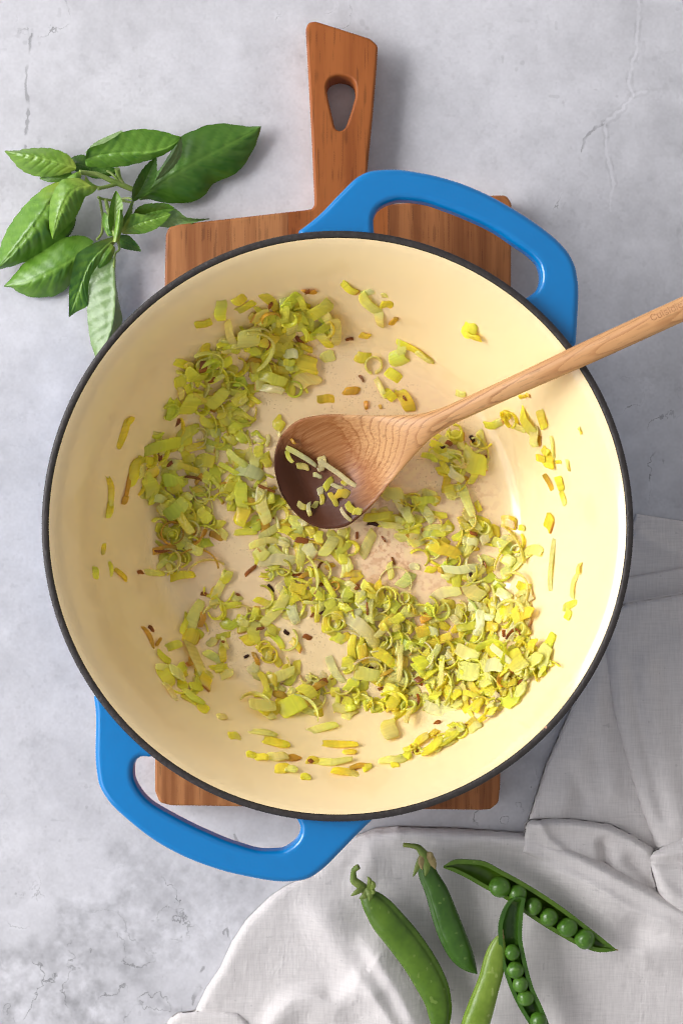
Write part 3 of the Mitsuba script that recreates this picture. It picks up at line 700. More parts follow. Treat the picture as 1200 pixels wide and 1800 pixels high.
# ------------------------------------------------------------------ basil sprig
def leaf_bsdf(top, under):
    return {'type': 'twosided', 'a': {'type': 'principled', 'base_color': VC, 'roughness': 0.30, 'specular': 0.45},
            'b': {'type': 'principled', 'base_color': under, 'roughness': 0.6, 'specular': 0.3}}
scene['basil_leaf'] = leaf_bsdf(VC, rgb(0.17, 0.26, 0.105))
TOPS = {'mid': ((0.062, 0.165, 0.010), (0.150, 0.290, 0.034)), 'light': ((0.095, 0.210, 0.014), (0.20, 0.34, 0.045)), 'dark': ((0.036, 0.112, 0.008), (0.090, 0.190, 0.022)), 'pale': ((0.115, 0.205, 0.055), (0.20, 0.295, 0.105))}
leaf_n = 0
def leaf(left, mid, right, zm, ze, tone, quilt=0.0006, serr=1.0, base_light=None):
    """leaf laid out between its two edges and its midrib (pixels, base to tip); zm, ze: heights in metres along the midrib / (left, right) edges"""
    global leaf_n
    nu, nh = 54, 13
    l, c, r = resample(left, nu), resample(mid, nu), resample(right, nu)
    t = np.linspace(0, 1, nu)
    zc = np.interp(t, np.linspace(0, 1, len(zm)), zm)
    zl = np.interp(t, np.linspace(0, 1, len(ze[0])), ze[0]); zr_ = np.interp(t, np.linspace(0, 1, len(ze[1])), ze[1])
    sm = lambda a: np.convolve(np.pad(a, 6, 'edge'), np.ones(13) / 13, 'valid')
    zc, zl, zr_ = sm(zc), sm(zl), sm(zr_)
    u = np.linspace(-1, 1, 2 * nh - 1)
    lo, hi = (np.array(x) for x in TOPS[tone])
    V, C = [], []
    for i in range(nu):
        for uu in u:
            e, z_e = (l[i], zl[i]) if uu < 0 else (r[i], zr_[i])
            a = abs(uu)
            q = c[i] + (e - c[i]) * a
            out = e - c[i]; wpx = np.linalg.norm(out)
            if a > 0.99 and 0.1 < t[i] < 0.96:
                q = q + out / (wpx + 1e-6) * serr * (1.2 * ((i % 6) / 6.0) - 0.6)
            z = zc[i] + (z_e - zc[i]) * a ** 1.4
            ph = t[i] * 8.5 - a * 1.5 + (0.18 if uu > 0 else 0)
            f = ph - math.floor(ph)
            nz3 = float(meshkit.noise(np.array([q[0] / 4.5, q[1] / 4.5, 1.0]), 8))
            groove = math.exp(-((min(f, 1 - f)) / 0.13) ** 2)
            env = min(1, wpx / 14) * math.sin(math.pi * min(max(t[i] * 0.96 + 0.02, 0), 1)) ** 0.6
            z += quilt * env * (0.5 * (1 - groove) * (1 - a * 0.3) - 0.8 * math.exp(-(a / 0.09) ** 2)) + 0.30 * quilt * env * (nz3 - 0.5)
            V.append(W(q[0], q[1], z))
            vein = 0.55 * groove * (1 - a) ** 0.5 + math.exp(-(a / 0.05) ** 2)
            nz = float(meshkit.noise(np.array([q[0] / 9, q[1] / 9, 3.0]), 2))
            nz2 = float(meshkit.noise(np.array([q[0] / 3, q[1] / 3, 7.0]), 5))
            fine = math.exp(-((min((ph * 3) % 1, 1 - (ph * 3) % 1)) / 0.2) ** 2) * 0.16 * (1 - a)
            col = lo + (hi - lo) * np.clip(0.18 + 0.55 * (nz - 0.3) + 0.35 * (nz2 - 0.5) + 0.6 * vein + fine, 0, 1.1)
            if base_light is not None:
                col = col + (np.array(base_light) - col) * 0.6 * max(0, 1 - t[i] / 0.28) * (0.6 + 0.4 * nz)
            C.append(col)
    V = np.array(V)
    V += np.stack([0 * V[:, 0], 0 * V[:, 0], 0.0009 * (meshkit.fbm(V / 0.011, 3, 4) - 0.5)], -1)
    f = grid_faces(nu, len(u))
    nrm = np.cross(V[f[:, 1]] - V[f[:, 0]], V[f[:, 2]] - V[f[:, 0]])[:, 2].sum()
    if nrm < 0:
        f = f[:, ::-1]
    key = 'basil_sprig__leaf' + (f'_{leaf_n:03d}' if leaf_n else '')
    leaf_n += 1
    put(key, trimesh.Trimesh(V, f, process=False), 'basil_leaf', smooth=True, color=np.array(C))
    return key

YB = (0.34, 0.38, 0.05)
m3 = 0.001
# large dark leaf reaching out towards the board
leaf([(245, 348), (257, 328), (290, 283), (318, 239), (340, 229), (365, 219), (392, 216), (417, 219), (437, 221), (459, 221)],
     [(245, 350), (257, 340), (300, 311), (350, 282), (395, 258), (459, 221)],
     [(246, 352), (262, 350), (282, 355), (310, 357), (340, 354), (360, 342), (377, 321), (400, 312), (421, 299), (437, 277), (450, 252), (459, 222)],
     [.010, .013, .015, .015, .013, .010], ([.010, .010, .011, .010, .008, .009], [.009, .006, .005, .006, .006, .010]), 'dark', 0.0010)
# pale folded-under tip of the upper leaf
leaf([(272, 318), (288, 292), (302, 272), (312, 252), (317, 240)], [(272, 318), (294, 298), (309, 276), (316, 256), (318, 240)], [(272, 318), (291, 306), (310, 287), (320, 264), (319, 240)],
     [.018, .020, .022, .026], ([.020, .023, .026, .028], [.016, .017, .020, .026]), 'pale', 0.0003)
# small dark leaf in front of it
leaf([(231, 350), (232, 335), (241, 312), (255, 291), (272, 277)], [(232, 352), (246, 336), (258, 312), (274, 277)], [(234, 354), (254, 343), (270, 322), (276, 300), (276, 277)],
     [.014, .015, .017, .018], ([.017, .021, .022, .019], [.013, .014, .017, .018]), 'dark', 0.0004)
# upper leaf, pale back edge, then the leaf itself
leaf([(150, 268), (165, 251), (190, 238), (215, 228)], [(152, 270), (170, 256), (192, 244), (215, 229)], [(154, 272), (176, 262), (196, 250), (215, 232)],
     [.018, .019, .020, .021], ([.017, .018, .019, .021], [.020, .022, .023, .023]), 'pale', 0.0002)
leaf([(151, 275), (155, 261), (180, 252), (205, 238), (215, 231), (250, 226), (285, 230), (305, 236), (319, 240)],
     [(151, 280), (180, 271), (215, 268), (255, 267), (290, 260), (319, 241)],
     [(150, 284), (152, 291), (175, 294), (210, 293), (245, 286), (275, 277), (300, 264), (319, 242)],
     [.020, .022, .023, .024, .024, .027], ([.023, .027, .029, .030, .028], [.018, .016, .017, .019, .026]), 'mid', 0.0010)
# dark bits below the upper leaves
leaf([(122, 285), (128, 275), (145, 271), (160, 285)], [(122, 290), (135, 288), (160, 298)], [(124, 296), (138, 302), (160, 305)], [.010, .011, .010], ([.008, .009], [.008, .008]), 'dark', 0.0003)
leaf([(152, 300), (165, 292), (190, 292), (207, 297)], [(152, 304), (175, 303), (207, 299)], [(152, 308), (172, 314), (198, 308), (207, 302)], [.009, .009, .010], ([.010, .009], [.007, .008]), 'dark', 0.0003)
leaf([(125, 302), (110, 305), (85, 308), (70, 312)], [(128, 308), (105, 314), (70, 313)], [(128, 314), (112, 320), (90, 320), (70, 314)], [.008, .007, .005], ([.008, .006], [.007, .005]), 'mid', 0.0003)
# left-hand top leaf
leaf([(134, 292), (124, 275), (105, 264), (80, 259), (50, 260), (25, 264), (8, 264)], [(134, 295), (110, 288), (80, 279), (45, 272), (8, 265)],
     [(132, 299), (108, 307), (75, 311), (55, 307), (33, 295), (20, 280), (8, 266)],
     [.018, .020, .021, .020, .017], ([.018, .017, .014, .013, .016], [.017, .013, .010, .010, .016]), 'light', 0.0010, 1.3, YB)
# small crown of the upper node
leaf([(140, 300), (128, 305), (118, 312)], [(141, 303), (132, 311), (128, 318)], [(143, 305), (142, 313), (136, 320)], [.020, .022, .022], ([.020, .021], [.020, .020]), 'light', 0.0003, 0.5, YB)
# leaf folding over the broad one
leaf([(150, 318), (135, 312), (112, 314), (98, 330), (88, 358), (86, 388), (92, 419)], [(160, 326), (140, 328), (124, 338), (110, 362), (99, 392), (92, 420)],
     [(172, 326), (165, 338), (150, 346), (143, 362), (134, 380), (118, 398), (93, 420)],
     [.026, .029, .030, .027, .022], ([.025, .026, .025, .023, .021], [.024, .023, .022, .020, .021]), 'light', 0.0009, 0.7, YB)
# big broad leaf at the picture edge
leaf([(112, 318), (92, 322), (62, 342), (35, 370), (14, 400), (3, 425), (-4, 450), (-8, 472)], [(114, 322), (90, 352), (66, 390), (38, 425), (12, 455), (-8, 474)],
     [(118, 326), (128, 350), (132, 385), (118, 412), (95, 432), (65, 450), (30, 465), (-8, 475)],
     [.018, .022, .024, .021, .016, .010], ([.015, .015, .012, .010, .008], [.015, .013, .009, .007, .007]), 'mid', 0.0016, 1.2, YB)
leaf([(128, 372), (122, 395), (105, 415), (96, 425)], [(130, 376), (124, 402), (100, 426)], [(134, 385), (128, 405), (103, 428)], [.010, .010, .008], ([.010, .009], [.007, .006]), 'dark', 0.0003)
# lower left leaf
leaf([(165, 424), (140, 413), (110, 418), (75, 438), (42, 462), (25, 482), (7, 502)], [(160, 432), (120, 460), (80, 482), (40, 497), (7, 503)],
     [(155, 445), (138, 480), (118, 506), (92, 521), (62, 523), (35, 515), (18, 505), (7, 504)],
     [.013, .015, .015, .012, .006], ([.012, .011, .008, .006], [.008, .005, .003, .003, .006]), 'mid', 0.0007)
# pale leaf showing its underside, running under the pot
leaf([(184, 456), (168, 470), (156, 500), (153, 545), (157, 590), (168, 628)], [(200, 452), (201, 480), (203, 520), (200, 560), (190, 595), (169, 630)],
     [(204, 456), (203, 480), (208, 525), (215, 560), (213, 585), (196, 615), (170, 632)],
     [.013, .015, .014, .012, .008], ([.013, .011, .009, .007, .006], [.010, .006, .004, .004, .005]), 'pale', -0.0012)
# folded leaf pointing down
leaf([(203, 414), (180, 421), (152, 434), (134, 448), (126, 480), (121, 520), (121, 557)], [(205, 417), (180, 437), (158, 462), (140, 505), (122, 557)],
     [(207, 421), (192, 440), (172, 466), (156, 495), (153, 538), (140, 545), (122, 557)],
     [.020, .020, .017, .013, .008], ([.022, .024, .022, .015, .009], [.018, .016, .013, .009, .007]), 'mid', 0.0008, 0.6, YB)
leaf([(175, 432), (165, 450), (152, 480), (140, 512)], [(182, 440), (168, 470), (152, 515)], [(186, 452), (174, 482), (156, 520)], [.012, .010, .007], ([.012, .008], [.009, .006]), 'dark', 0.0004)
# right leaves of the lower node, the back one pale
leaf([(280, 366), (305, 366), (330, 382), (350, 384), (368, 383)], [(280, 378), (310, 385), (345, 386), (368, 384)], [(276, 397), (300, 400), (325, 397), (345, 390), (368, 385)],
     [.013, .013, .012, .012], ([.016, .016, .017, .013], [.012, .011, .0195, .012]), 'pale', 0.0003)
leaf([(232, 385), (240, 366), (262, 357), (288, 356), (306, 364)], [(230, 390), (250, 378), (278, 370), (306, 366)], [(236, 392), (262, 388), (285, 378), (306, 368)], [.018, .018, .018, .018], ([.022, .024, .023], [.017, .017, .018]), 'mid', 0.0006)
leaf([(213, 406), (222, 388), (236, 374), (262, 378), (288, 372), (300, 375)], [(214, 409), (238, 395), (268, 385), (300, 376)], [(216, 411), (245, 411), (270, 404), (288, 391), (300, 377)],
     [.019, .019, .020, .021], ([.022, .023, .022, .021], [.017, .016, .018, .021]), 'light', 0.0007, 0.5, YB)
leaf([(196, 428), (186, 432), (176, 446), (172, 470)], [(200, 432), (188, 448), (174, 471)], [(203, 437), (196, 455), (176, 471)], [.019, .018, .014], ([.020, .015], [.016, .013]), 'mid', 0.0004, 0.4, YB)
leaf([(208, 400), (216, 384), (224, 368), (232, 350)], [(212, 402), (222, 384), (233, 351)], [(217, 402), (230, 385), (234, 352)], [.018, .018, .016], ([.021, .018], [.016, .015]), 'mid', 0.0004, 0.4, YB)
leaf([(190, 415), (183, 402), (180, 388), (183, 372)], [(194, 414), (189, 395), (184, 373)], [(198, 410), (196, 392), (185, 373)], [.019, .019, .017], ([.018, .016], [.021, .018]), 'mid', 0.0004, 0.4, YB)
leaf([(150, 306), (158, 318), (172, 326), (184, 328)], [(150, 310), (164, 323), (184, 330)], [(148, 316), (160, 330), (184, 332)], [.018, .016, .013], ([.017, .012], [.018, .013]), 'light', 0.0004, 0.4, YB)
# small upright leaves in the lower node
leaf([(192, 404), (190, 385), (193, 362), (203, 334)], [(200, 406), (201, 380), (203, 335)], [(206, 406), (214, 385), (216, 362), (204, 334)], [.020, .024, .028], ([.023, .027, .029], [.022, .026, .029]), 'light', 0.0004, 0.3)
leaf([(198, 425), (201, 405), (204, 385), (208, 368)], [(203, 425), (208, 400), (211, 368)], [(209, 422), (214, 405), (217, 385), (213, 368)], [.022, .025, .027], ([.021, .026], [.021, .026]), 'light', 0.0003, 0.3, YB)
leaf([(205, 412), (222, 412), (236, 422), (248, 440)], [(205, 417), (222, 424), (248, 441)], [(203, 423), (215, 436), (232, 440), (248, 442)], [.014, .012, .006], ([.015, .009], [.010, .005]), 'dark', 0.0004)
leaf([(187, 400), (190, 402), (196, 408)], [(187, 404), (192, 410), (199, 412)], [(189, 409), (193, 415), (199, 415)], [.019, .020, .020], ([.021, .021], [.018, .019]), 'dark', 0.0002, 0)
scene['basil_stem'] = green((0.17, 0.27, 0.045), (0.32, 0.40, 0.11), (0.34, 0.36, 0.14), 0.45)
scene['basil_cut_end'] = {'type': 'principled', 'base_color': rgb(0.42, 0.42, 0.20), 'roughness': 0.6}
for i, (path, r) in enumerate([([(140, 302, .017), (165, 305, .013), (200, 319, .010), (232, 332, .006)], [0.00136, 0.00149, 0.00161]),
                               ([(206, 296, .012), (209, 310, .009), (216, 322, .008)], [0.00149, 0.00124]),
                               ([(188, 300, .009), (200, 308, .010), (208, 318, .009)], [0.00074, 0.00087]),
                               ([(172, 331, .016), (190, 327, .012), (210, 321, .009)], [0.00099, 0.00118]),
                               ([(175, 346, .007), (178, 365, .007), (181, 385, .008), (180, 405, .010), (170, 421, .013)], [0.00074, 0.00081, 0.00074]),
                               ([(172, 346, .012), (184, 350, .009), (205, 352, .006), (235, 356, .006)], [0.00081, 0.00068]),
                               ([(214, 349, .008), (224, 348, .009), (233, 350, .010)], [0.00074, 0.00062]),
                               ([(204, 420, .018), (210, 437, .014), (202, 446, .013), (200, 470, .015)], [0.00081, 0.00068, 0.00062]),
                               ([(186, 350, .010), (190, 370, .014), (196, 392, .020), (203, 415, .020)], [0.00099, 0.00112, 0.00136]),
                               ([(184, 440, .013), (190, 432, .016), (200, 420, .019)], [0.00062, 0.00074])]):
    put('basil_sprig__stem' + (f'_{i:03d}' if i else ''), tube([W(*q) for q in path], r, 10, 20), 'basil_stem', smooth=60)
tag('basil_sprig', 'fresh green basil sprig with broad pointed leaves lying on the tabletop beside the pot', 'basil')
# ------------------------------------------------------------------ chopped leeks
scene['leek'] = {'type': 'principledthin', 'base_color': VC, 'roughness': 0.15, 'eta': 1.6, 'spec_trans': 0.36, 'diff_trans': 0.6}
LEEK = {'pale': (0.985, 0.94, 0.33), 'lime': (0.97, 0.93, 0.13), 'yellow': (0.98, 0.87, 0.09), 'green': (0.88, 0.89, 0.12), 'white': (0.99, 0.95, 0.54),
        'golden': (0.88, 0.58, 0.075), 'brown': (0.46, 0.16, 0.036), 'dark': (0.085, 0.030, 0.014)}
WORDS = {'pale': 'pale', 'lime': 'lime green', 'yellow': 'yellow', 'green': 'green', 'white': 'whitish', 'golden': 'golden', 'brown': 'browned', 'dark': 'charred'}

def surf_pt(px, py):
    """point of the pot's inside that the photograph shows at a pixel"""
    z = 0.023
    for _ in range(14):
        p = W(px, py, z)
        z = 0.5 * z + 0.5 * float(inner_z(math.hypot(p[0] - PC[0], p[1] - PC[1])))
    return W(px, py, z)
def surf_normal(p):
    d = np.array([p[0] - PC[0], p[1] - PC[1]]); r = np.linalg.norm(d) + 1e-9
    g = (float(inner_z(r + 0.002)) - float(inner_z(max(r - 0.002, 0)))) / 0.004
    n = np.array([-d[0] / r * g, -d[1] / r * g, 1.0])
    return n / np.linalg.norm(n)

GN, GS = 620, 0.0005
gx_ = PC[0] + (np.arange(GN) - GN / 2) * GS
gy_ = PC[1] + (np.arange(GN) - GN / 2) * GS
HM = inner_z(np.hypot(gx_[:, None] - PC[0], gy_[None, :] - PC[1]))
OWN = np.full((GN, GN), -1, int)
spoon_poly = Polygon(np.vstack([[SP0 + s * SD + half_w(s) * SN for s in np.linspace(-250, 337, 80)], [SP0 + s * SD - half_w(s) * SN for s in np.linspace(337, -250, 80)]])).buffer(0)
spoon_keep = spoon_poly.buffer(-7)

def strip(L, Wd, th, arc, stand, rg):
    """slice of a leek layer: an L x Wd x th patch bent over 'arc' radians, lying (stand = 0) or standing on edge (1); returns top, bottom (nu, nv, 3)"""
    nu = int(np.clip(6 + abs(arc) * 5 + L / 0.0014, 7, 26)); nv = 4
    s = np.linspace(-0.5, 0.5, nu); v = np.linspace(-0.5, 0.5, nv)
    S, V = np.meshgrid(s, v, indexing='ij')
    taper = 1 - rg.uniform(0, 0.28) * (S + 0.5) if rg.random() < 0.6 else 1 + 0 * S
    skew = rg.uniform(-0.35, 0.35) * Wd
    R = L / max(abs(arc), 0.05)
    bow = rg.normal(0, 0.22) if not stand and L > 2.2 * Wd else 0.0
    A = S * max(abs(arc), 0.05)
    wav = Wd * 0.07 * np.sin(S * rg.uniform(3, 9) + rg.uniform(0, 6))
    def surf(r):
        x, h = r * np.sin(A), r * np.cos(A) - R
        w = V * Wd * taper * (1 - 0.30 * (2 * np.abs(S)) ** 6) + bow * L * (S * S - 0.08)
        h = h + th * 0.5 * np.sin(V * 2 * rg_ph + S * 4)
        return x + skew * V * (abs(arc) < 1.5), w + wav * (abs(arc) < 2.5), h
    rg_ph = rg.uniform(0.5, 2)
    out = surf(R + th / 2); inn = surf(R - th / 2)
    if stand:
        f = lambda q: np.stack([q[0], q[2] + R * (1 - math.sin(min(abs(arc), 6.2) / 2) / max(min(abs(arc), 6.2) / 2, .01)), q[1]], -1)
    else:
        f = lambda q: np.stack([q[0], q[1], q[2] + R * (1 - math.cos(min(abs(arc), 3.0) / 2)) * 0.5], -1)
    return f(out), f(inn), S, V

def slab(a, b):
    nu, nv = a.shape[:2]
    v = np.vstack([a.reshape(-1, 3), b.reshape(-1, 3)])
    f = grid_faces(nu, nv); n = nu * nv
    idx = np.arange(n).reshape(nu, nv)
    loop = np.r_[idx[:, 0], idx[-1, 1:], idx[-2::-1, -1], idx[0, -2:0:-1]]
    k = np.roll(loop, -1)
    side = np.vstack([np.stack([loop, k, k + n], 1), np.stack([loop, k + n, loop + n], 1)])
    t = trimesh.Trimesh(v, np.vstack([f, f[:, ::-1] + n, side]), process=False)
    if t.volume < 0:
        t.invert()
    return t

PIECES = []
def piece(px, py, ang, L, Wd, tone, arc=0.3, stand=0, th=None, tilt=0.16, level=None, hand=False):
    """a leek slice centred on a pixel; ang in degrees on the photograph (0 = along +x, 90 = down); L, Wd in pixels"""
    rg = np.random.default_rng(len(PIECES) + 5000)
    p0 = surf_pt(px, py)
    n = surf_normal(p0)
    a = math.radians(ang); dx, dy = math.cos(a), math.sin(a)
    e = 6.0
    t1 = surf_pt(px + e * dx, py + e * dy) - surf_pt(px - e * dx, py - e * dy)
    Lm = L * np.linalg.norm(t1) / (2 * e)
    if stand:
        Wm = Wd * K * (CAM_H - p0[2])
    else:
        t2 = surf_pt(px - e * dy, py + e * dx) - surf_pt(px + e * dy, py - e * dx)
        Wm = Wd * min(np.linalg.norm(t2) / (2 * e), 0.0006)
    th = th or rg.uniform(0.0005, 0.0010)
    if tone in ('brown', 'dark'): th = 0.0006
    xax = t1 / np.linalg.norm(t1); xax -= n * (xax @ n); xax /= np.linalg.norm(xax)
    yax = np.cross(n, xax)
    R = np.stack([xax, yax, n], 1)
    ta, tb = rg.normal(0, tilt), rg.normal(0, tilt)
    ta, tb = np.clip([ta, tb], -0.6, 0.6)
    Rt = np.array([[1, 0, 0], [0, math.cos(ta), -math.sin(ta)], [0, math.sin(ta), math.cos(ta)]]) @ np.array([[math.cos(tb), 0, math.sin(tb)], [0, 1, 0], [-math.sin(tb), 0, math.cos(tb)]])
    up, dn, S, V = strip(Lm, Wm, th, arc, stand, rg)
    nu, nv = up.shape[:2]
    m = slab(up @ Rt.T, dn @ Rt.T)
    v = np.array(m.vertices) @ R.T
    q = p0 + v
    ix = np.clip(((q[:, 0] - gx_[0]) / GS).round().astype(int), 0, GN - 1); iy = np.clip(((q[:, 1] - gy_[0]) / GS).round().astype(int), 0, GN - 1)
    if level is None:
        need = HM[ix, iy] - q[:, 2]
        lift = np.quantile(need, 0.82 if hand else 0.68)
        steep = 1 - n[2]
        q = q + np.array([0, 0, 1.0]) * lift * (1 if steep < 0.1 else 0.85)
    else:
        q = q + np.array([0, 0, level(q) ])
    shift = W(px, py, q[:, 2].mean()) - np.r_[q[:, :2].mean(0), q[:, 2].mean()]
    q = q + np.r_[shift[:2], 0]
    if level is None and not hand:
        c = q.mean(0)
        pix = np.c_[q[:, 0] / (K * (CAM_H - q[:, 2])) + 600, 900 - q[:, 1] / (K * (CAM_H - q[:, 2]))]
        if shapely.contains_xy(spoon_keep, pix[:, 0], pix[:, 1]).any():
            return None
    # colour: fibres across the slice, paler cut edges, a browned corner here and there
    base = np.array(LEEK[tone]) * rg.uniform(0.92, 1.02)
    if level is not None: base = base * np.array([0.86, 0.82, 0.80])
    base = np.clip(base * (1 + rg.normal(0, 0.04, 3)), 0.004, 0.985)
    fib = rg.normal(0, 0.045, nu)[:, None] * np.ones(nv)
    grad = rg.uniform(-0.22, 0.22) * S * 2
    col = base * (1 + fib + grad)[..., None]
    other = np.array(LEEK[rg.choice(['pale', 'lime', 'yellow', 'white'])]) if tone not in ('brown', 'dark', 'golden') else base * 0.6
    mixw = np.clip((S * rg.choice([-1, 1]) + 0.1) * rg.uniform(0, 1.1), 0, 0.6)[..., None]
    col = col * (1 - mixw) + other * mixw
    if rg.random() < 0.06 and tone not in ('dark',):
        k = np.clip((np.abs(S) - 0.36) * 7, 0, 0.8)[..., None] * (S > 0)[..., None]
        col = col * (1 - k) + np.array(LEEK['brown']) * 1.4 * k
    col = np.clip(col, 0.003, 0.985).reshape(-1, 3)
    col = np.vstack([col, col * 0.96])
    i = len(PIECES)
    m2 = trimesh.Trimesh(q, m.faces, process=False)
    if level is None:
        k = 3
        A = q[:nu * nv].reshape(nu, nv, 3)
        fu = np.linspace(0, nu - 1, nu * k); fv = np.linspace(0, nv - 1, nv * k * 2)
        iu = np.minimum(fu.astype(int), nu - 2); iv = np.minimum(fv.astype(int), nv - 2)
        wu = (fu - iu)[:, None, None]; wv = (fv - iv)[None, :, None]
        D = (A[iu][:, iv] * (1 - wu) * (1 - wv) + A[iu + 1][:, iv] * wu * (1 - wv) + A[iu][:, iv + 1] * (1 - wu) * wv + A[iu + 1][:, iv + 1] * wu * wv).reshape(-1, 3)
        jx = np.clip(((D[:, 0] - gx_[0]) / GS).round().astype(int), 0, GN - 1); jy = np.clip(((D[:, 1] - gy_[0]) / GS).round().astype(int), 0, GN - 1)
        for X, Y, Z in zip(jx, jy, D[:, 2]):
            if Z > HM[X, Y]:
                HM[X, Y] = Z; OWN[X, Y] = i
    PIECES.append(dict(mesh=m2, col=col, px=px, py=py, tone=tone, arc=arc, stand=stand, L=L, W=Wd, hand=hand, spoon=level is not None))
    return i

lr = np.random.default_rng(77)
def scatter(poly, count, tones, size=1.0, mix_stand=0.22, tilt=0.15, aligned=False):
    P = Polygon(poly); x0, y0, x1, y1 = P.bounds
    k = 0
    names, wts = zip(*tones.items()); wts = np.array(wts, float) / sum(wts)
    tries = 0
    while k < count and tries < count * 6:
        tries += 1
        x, y = lr.uniform(x0, x1), lr.uniform(y0, y1)
        if not P.contains(Point(x, y)): continue
        tone = names[lr.choice(len(names), p=wts)]
        ang = lr.uniform(0, 180)
        if aligned:
            ang = math.degrees(math.atan2(y - 925, x - 593)) + 90 + lr.normal(0, 14)
        u = lr.random()
        if tone in ('brown', 'dark'):
            r = piece(x, y, ang, lr.uniform(9, 22), lr.uniform(4, 8), tone, lr.uniform(0.1, 1.2), 0, tilt=tilt)
        elif u < mix_stand * 0.55:                       # rings and curls standing on edge
            r = piece(x, y, ang, lr.uniform(38, 72) * size, lr.uniform(8, 13) * size, tone, lr.uniform(2.6, 5.9), 1, th=lr.uniform(0.0007, 0.0011), tilt=tilt)
        elif u < mix_stand:                              # shallow standing curls
            r = piece(x, y, ang, lr.uniform(30, 60) * size, lr.uniform(7, 12) * size, tone, lr.uniform(0.8, 2.2), 1, tilt=tilt)
        elif u < 0.62:                                   # square chips
            r = piece(x, y, ang, lr.uniform(17, 29) * size, lr.uniform(14, 22) * size, tone, lr.uniform(0.1, 0.9), 0, tilt=tilt)
        elif u < 0.86:                                   # strips
            r = piece(x, y, ang, lr.uniform(28, 56) * size, lr.uniform(10, 17) * size, tone, lr.uniform(0.1, 1.1), 0, tilt=tilt)
        else:                                            # slivers
            r = piece(x, y, ang, lr.uniform(18, 38) * size, lr.uniform(5, 8) * size, tone, lr.uniform(0.1, 1.2), 0, tilt=tilt)
        k += r is not None

DARKER = {'green': 3.2, 'lime': 4.5, 'yellow': 2.6, 'pale': 2.4, 'golden': 0.15, 'white': 0.15, 'brown': 0.25}
BRIGHT = {'green': 1.0, 'lime': 3.2, 'yellow': 2.6, 'pale': 4.2, 'golden': 0.2, 'white': 0.7, 'brown': 0.25, 'dark': 0.06}
A_ = [(452, 560), (470, 530), (520, 520), (570, 545), (603, 570), (600, 600), (555, 605), (540, 640), (556, 668), (520, 690), (495, 690), (470, 672), (450, 690), (440, 740), (470, 790), (486, 870), (520, 935), (480, 950), (440, 925), (420, 900), (388, 885), (395, 935), (362, 965), (320, 1005), (290, 1010), (280, 960), (285, 890), (252, 862), (243, 820), (262, 775), (305, 742), (296, 695), (325, 645), (360, 615), (400, 590), (430, 585)]
B1 = [(645, 895), (680, 855), (762, 868), (775, 925), (815, 940), (835, 905), (870, 930), (920, 955), (935, 1000), (930, 1050), (890, 1080), (830, 1060), (800, 1020), (745, 990), (700, 955), (690, 935)]
B2 = [(565, 1030), (640, 1035), (700, 1040), (760, 1070), (850, 1050), (920, 1075), (925, 1125), (935, 1180), (900, 1215), (850, 1245), (700, 1255), (640, 1235), (600, 1190), (590, 1120), (555, 1075)]
B3 = [(440, 1170), (520, 1160), (600, 1190), (680, 1245), (600, 1258), (470, 1252), (445, 1235)]
C1 = [(430, 950), (520, 935), (640, 935), (632, 975), (600, 1000), (660, 1025), (660, 1075), (560, 1090), (500, 1080), (440, 1050), (470, 1000)]
C2 = [(748, 785), (785, 755), (835, 752), (868, 790), (862, 830), (815, 845), (800, 890), (780, 870), (780, 830)]
C3 = [(810, 880), (850, 905), (860, 960), (820, 950)]
D1 = [(330, 1075), (400, 1010), (440, 1040), (520, 1080), (540, 1150), (480, 1170), (430, 1160), (370, 1190), (330, 1130)]
D2 = [(280, 1160), (330, 1130), (360, 1190), (370, 1250), (340, 1240)]
G1 = [(705, 1330), (740, 1295), (800, 1272), (830, 1268), (810, 1300), (760, 1325)]
G2 = [(890, 1180), (940, 1130), (972, 1125), (965, 1170), (925, 1210), (880, 1255), (850, 1250)]
scatter(A_, 400, DARKER, 1.0)
scatter(B1, 120, BRIGHT, 1.0)
scatter(B2, 390, BRIGHT, 1.0)
scatter(C1, 105, BRIGHT, 1.0)
scatter(B3, 48, BRIGHT, 0.95)
scatter(C2, 46, BRIGHT, 1.0)
scatter(C3, 12, BRIGHT, 0.9)
scatter(D1, 34, DARKER, 0.95)
scatter(D2, 12, DARKER, 0.9)
scatter(G1, 30, BRIGHT, 0.62, 0.1, 0.10, True)
scatter(G2, 26, BRIGHT, 0.75, 0.1, 0.10)

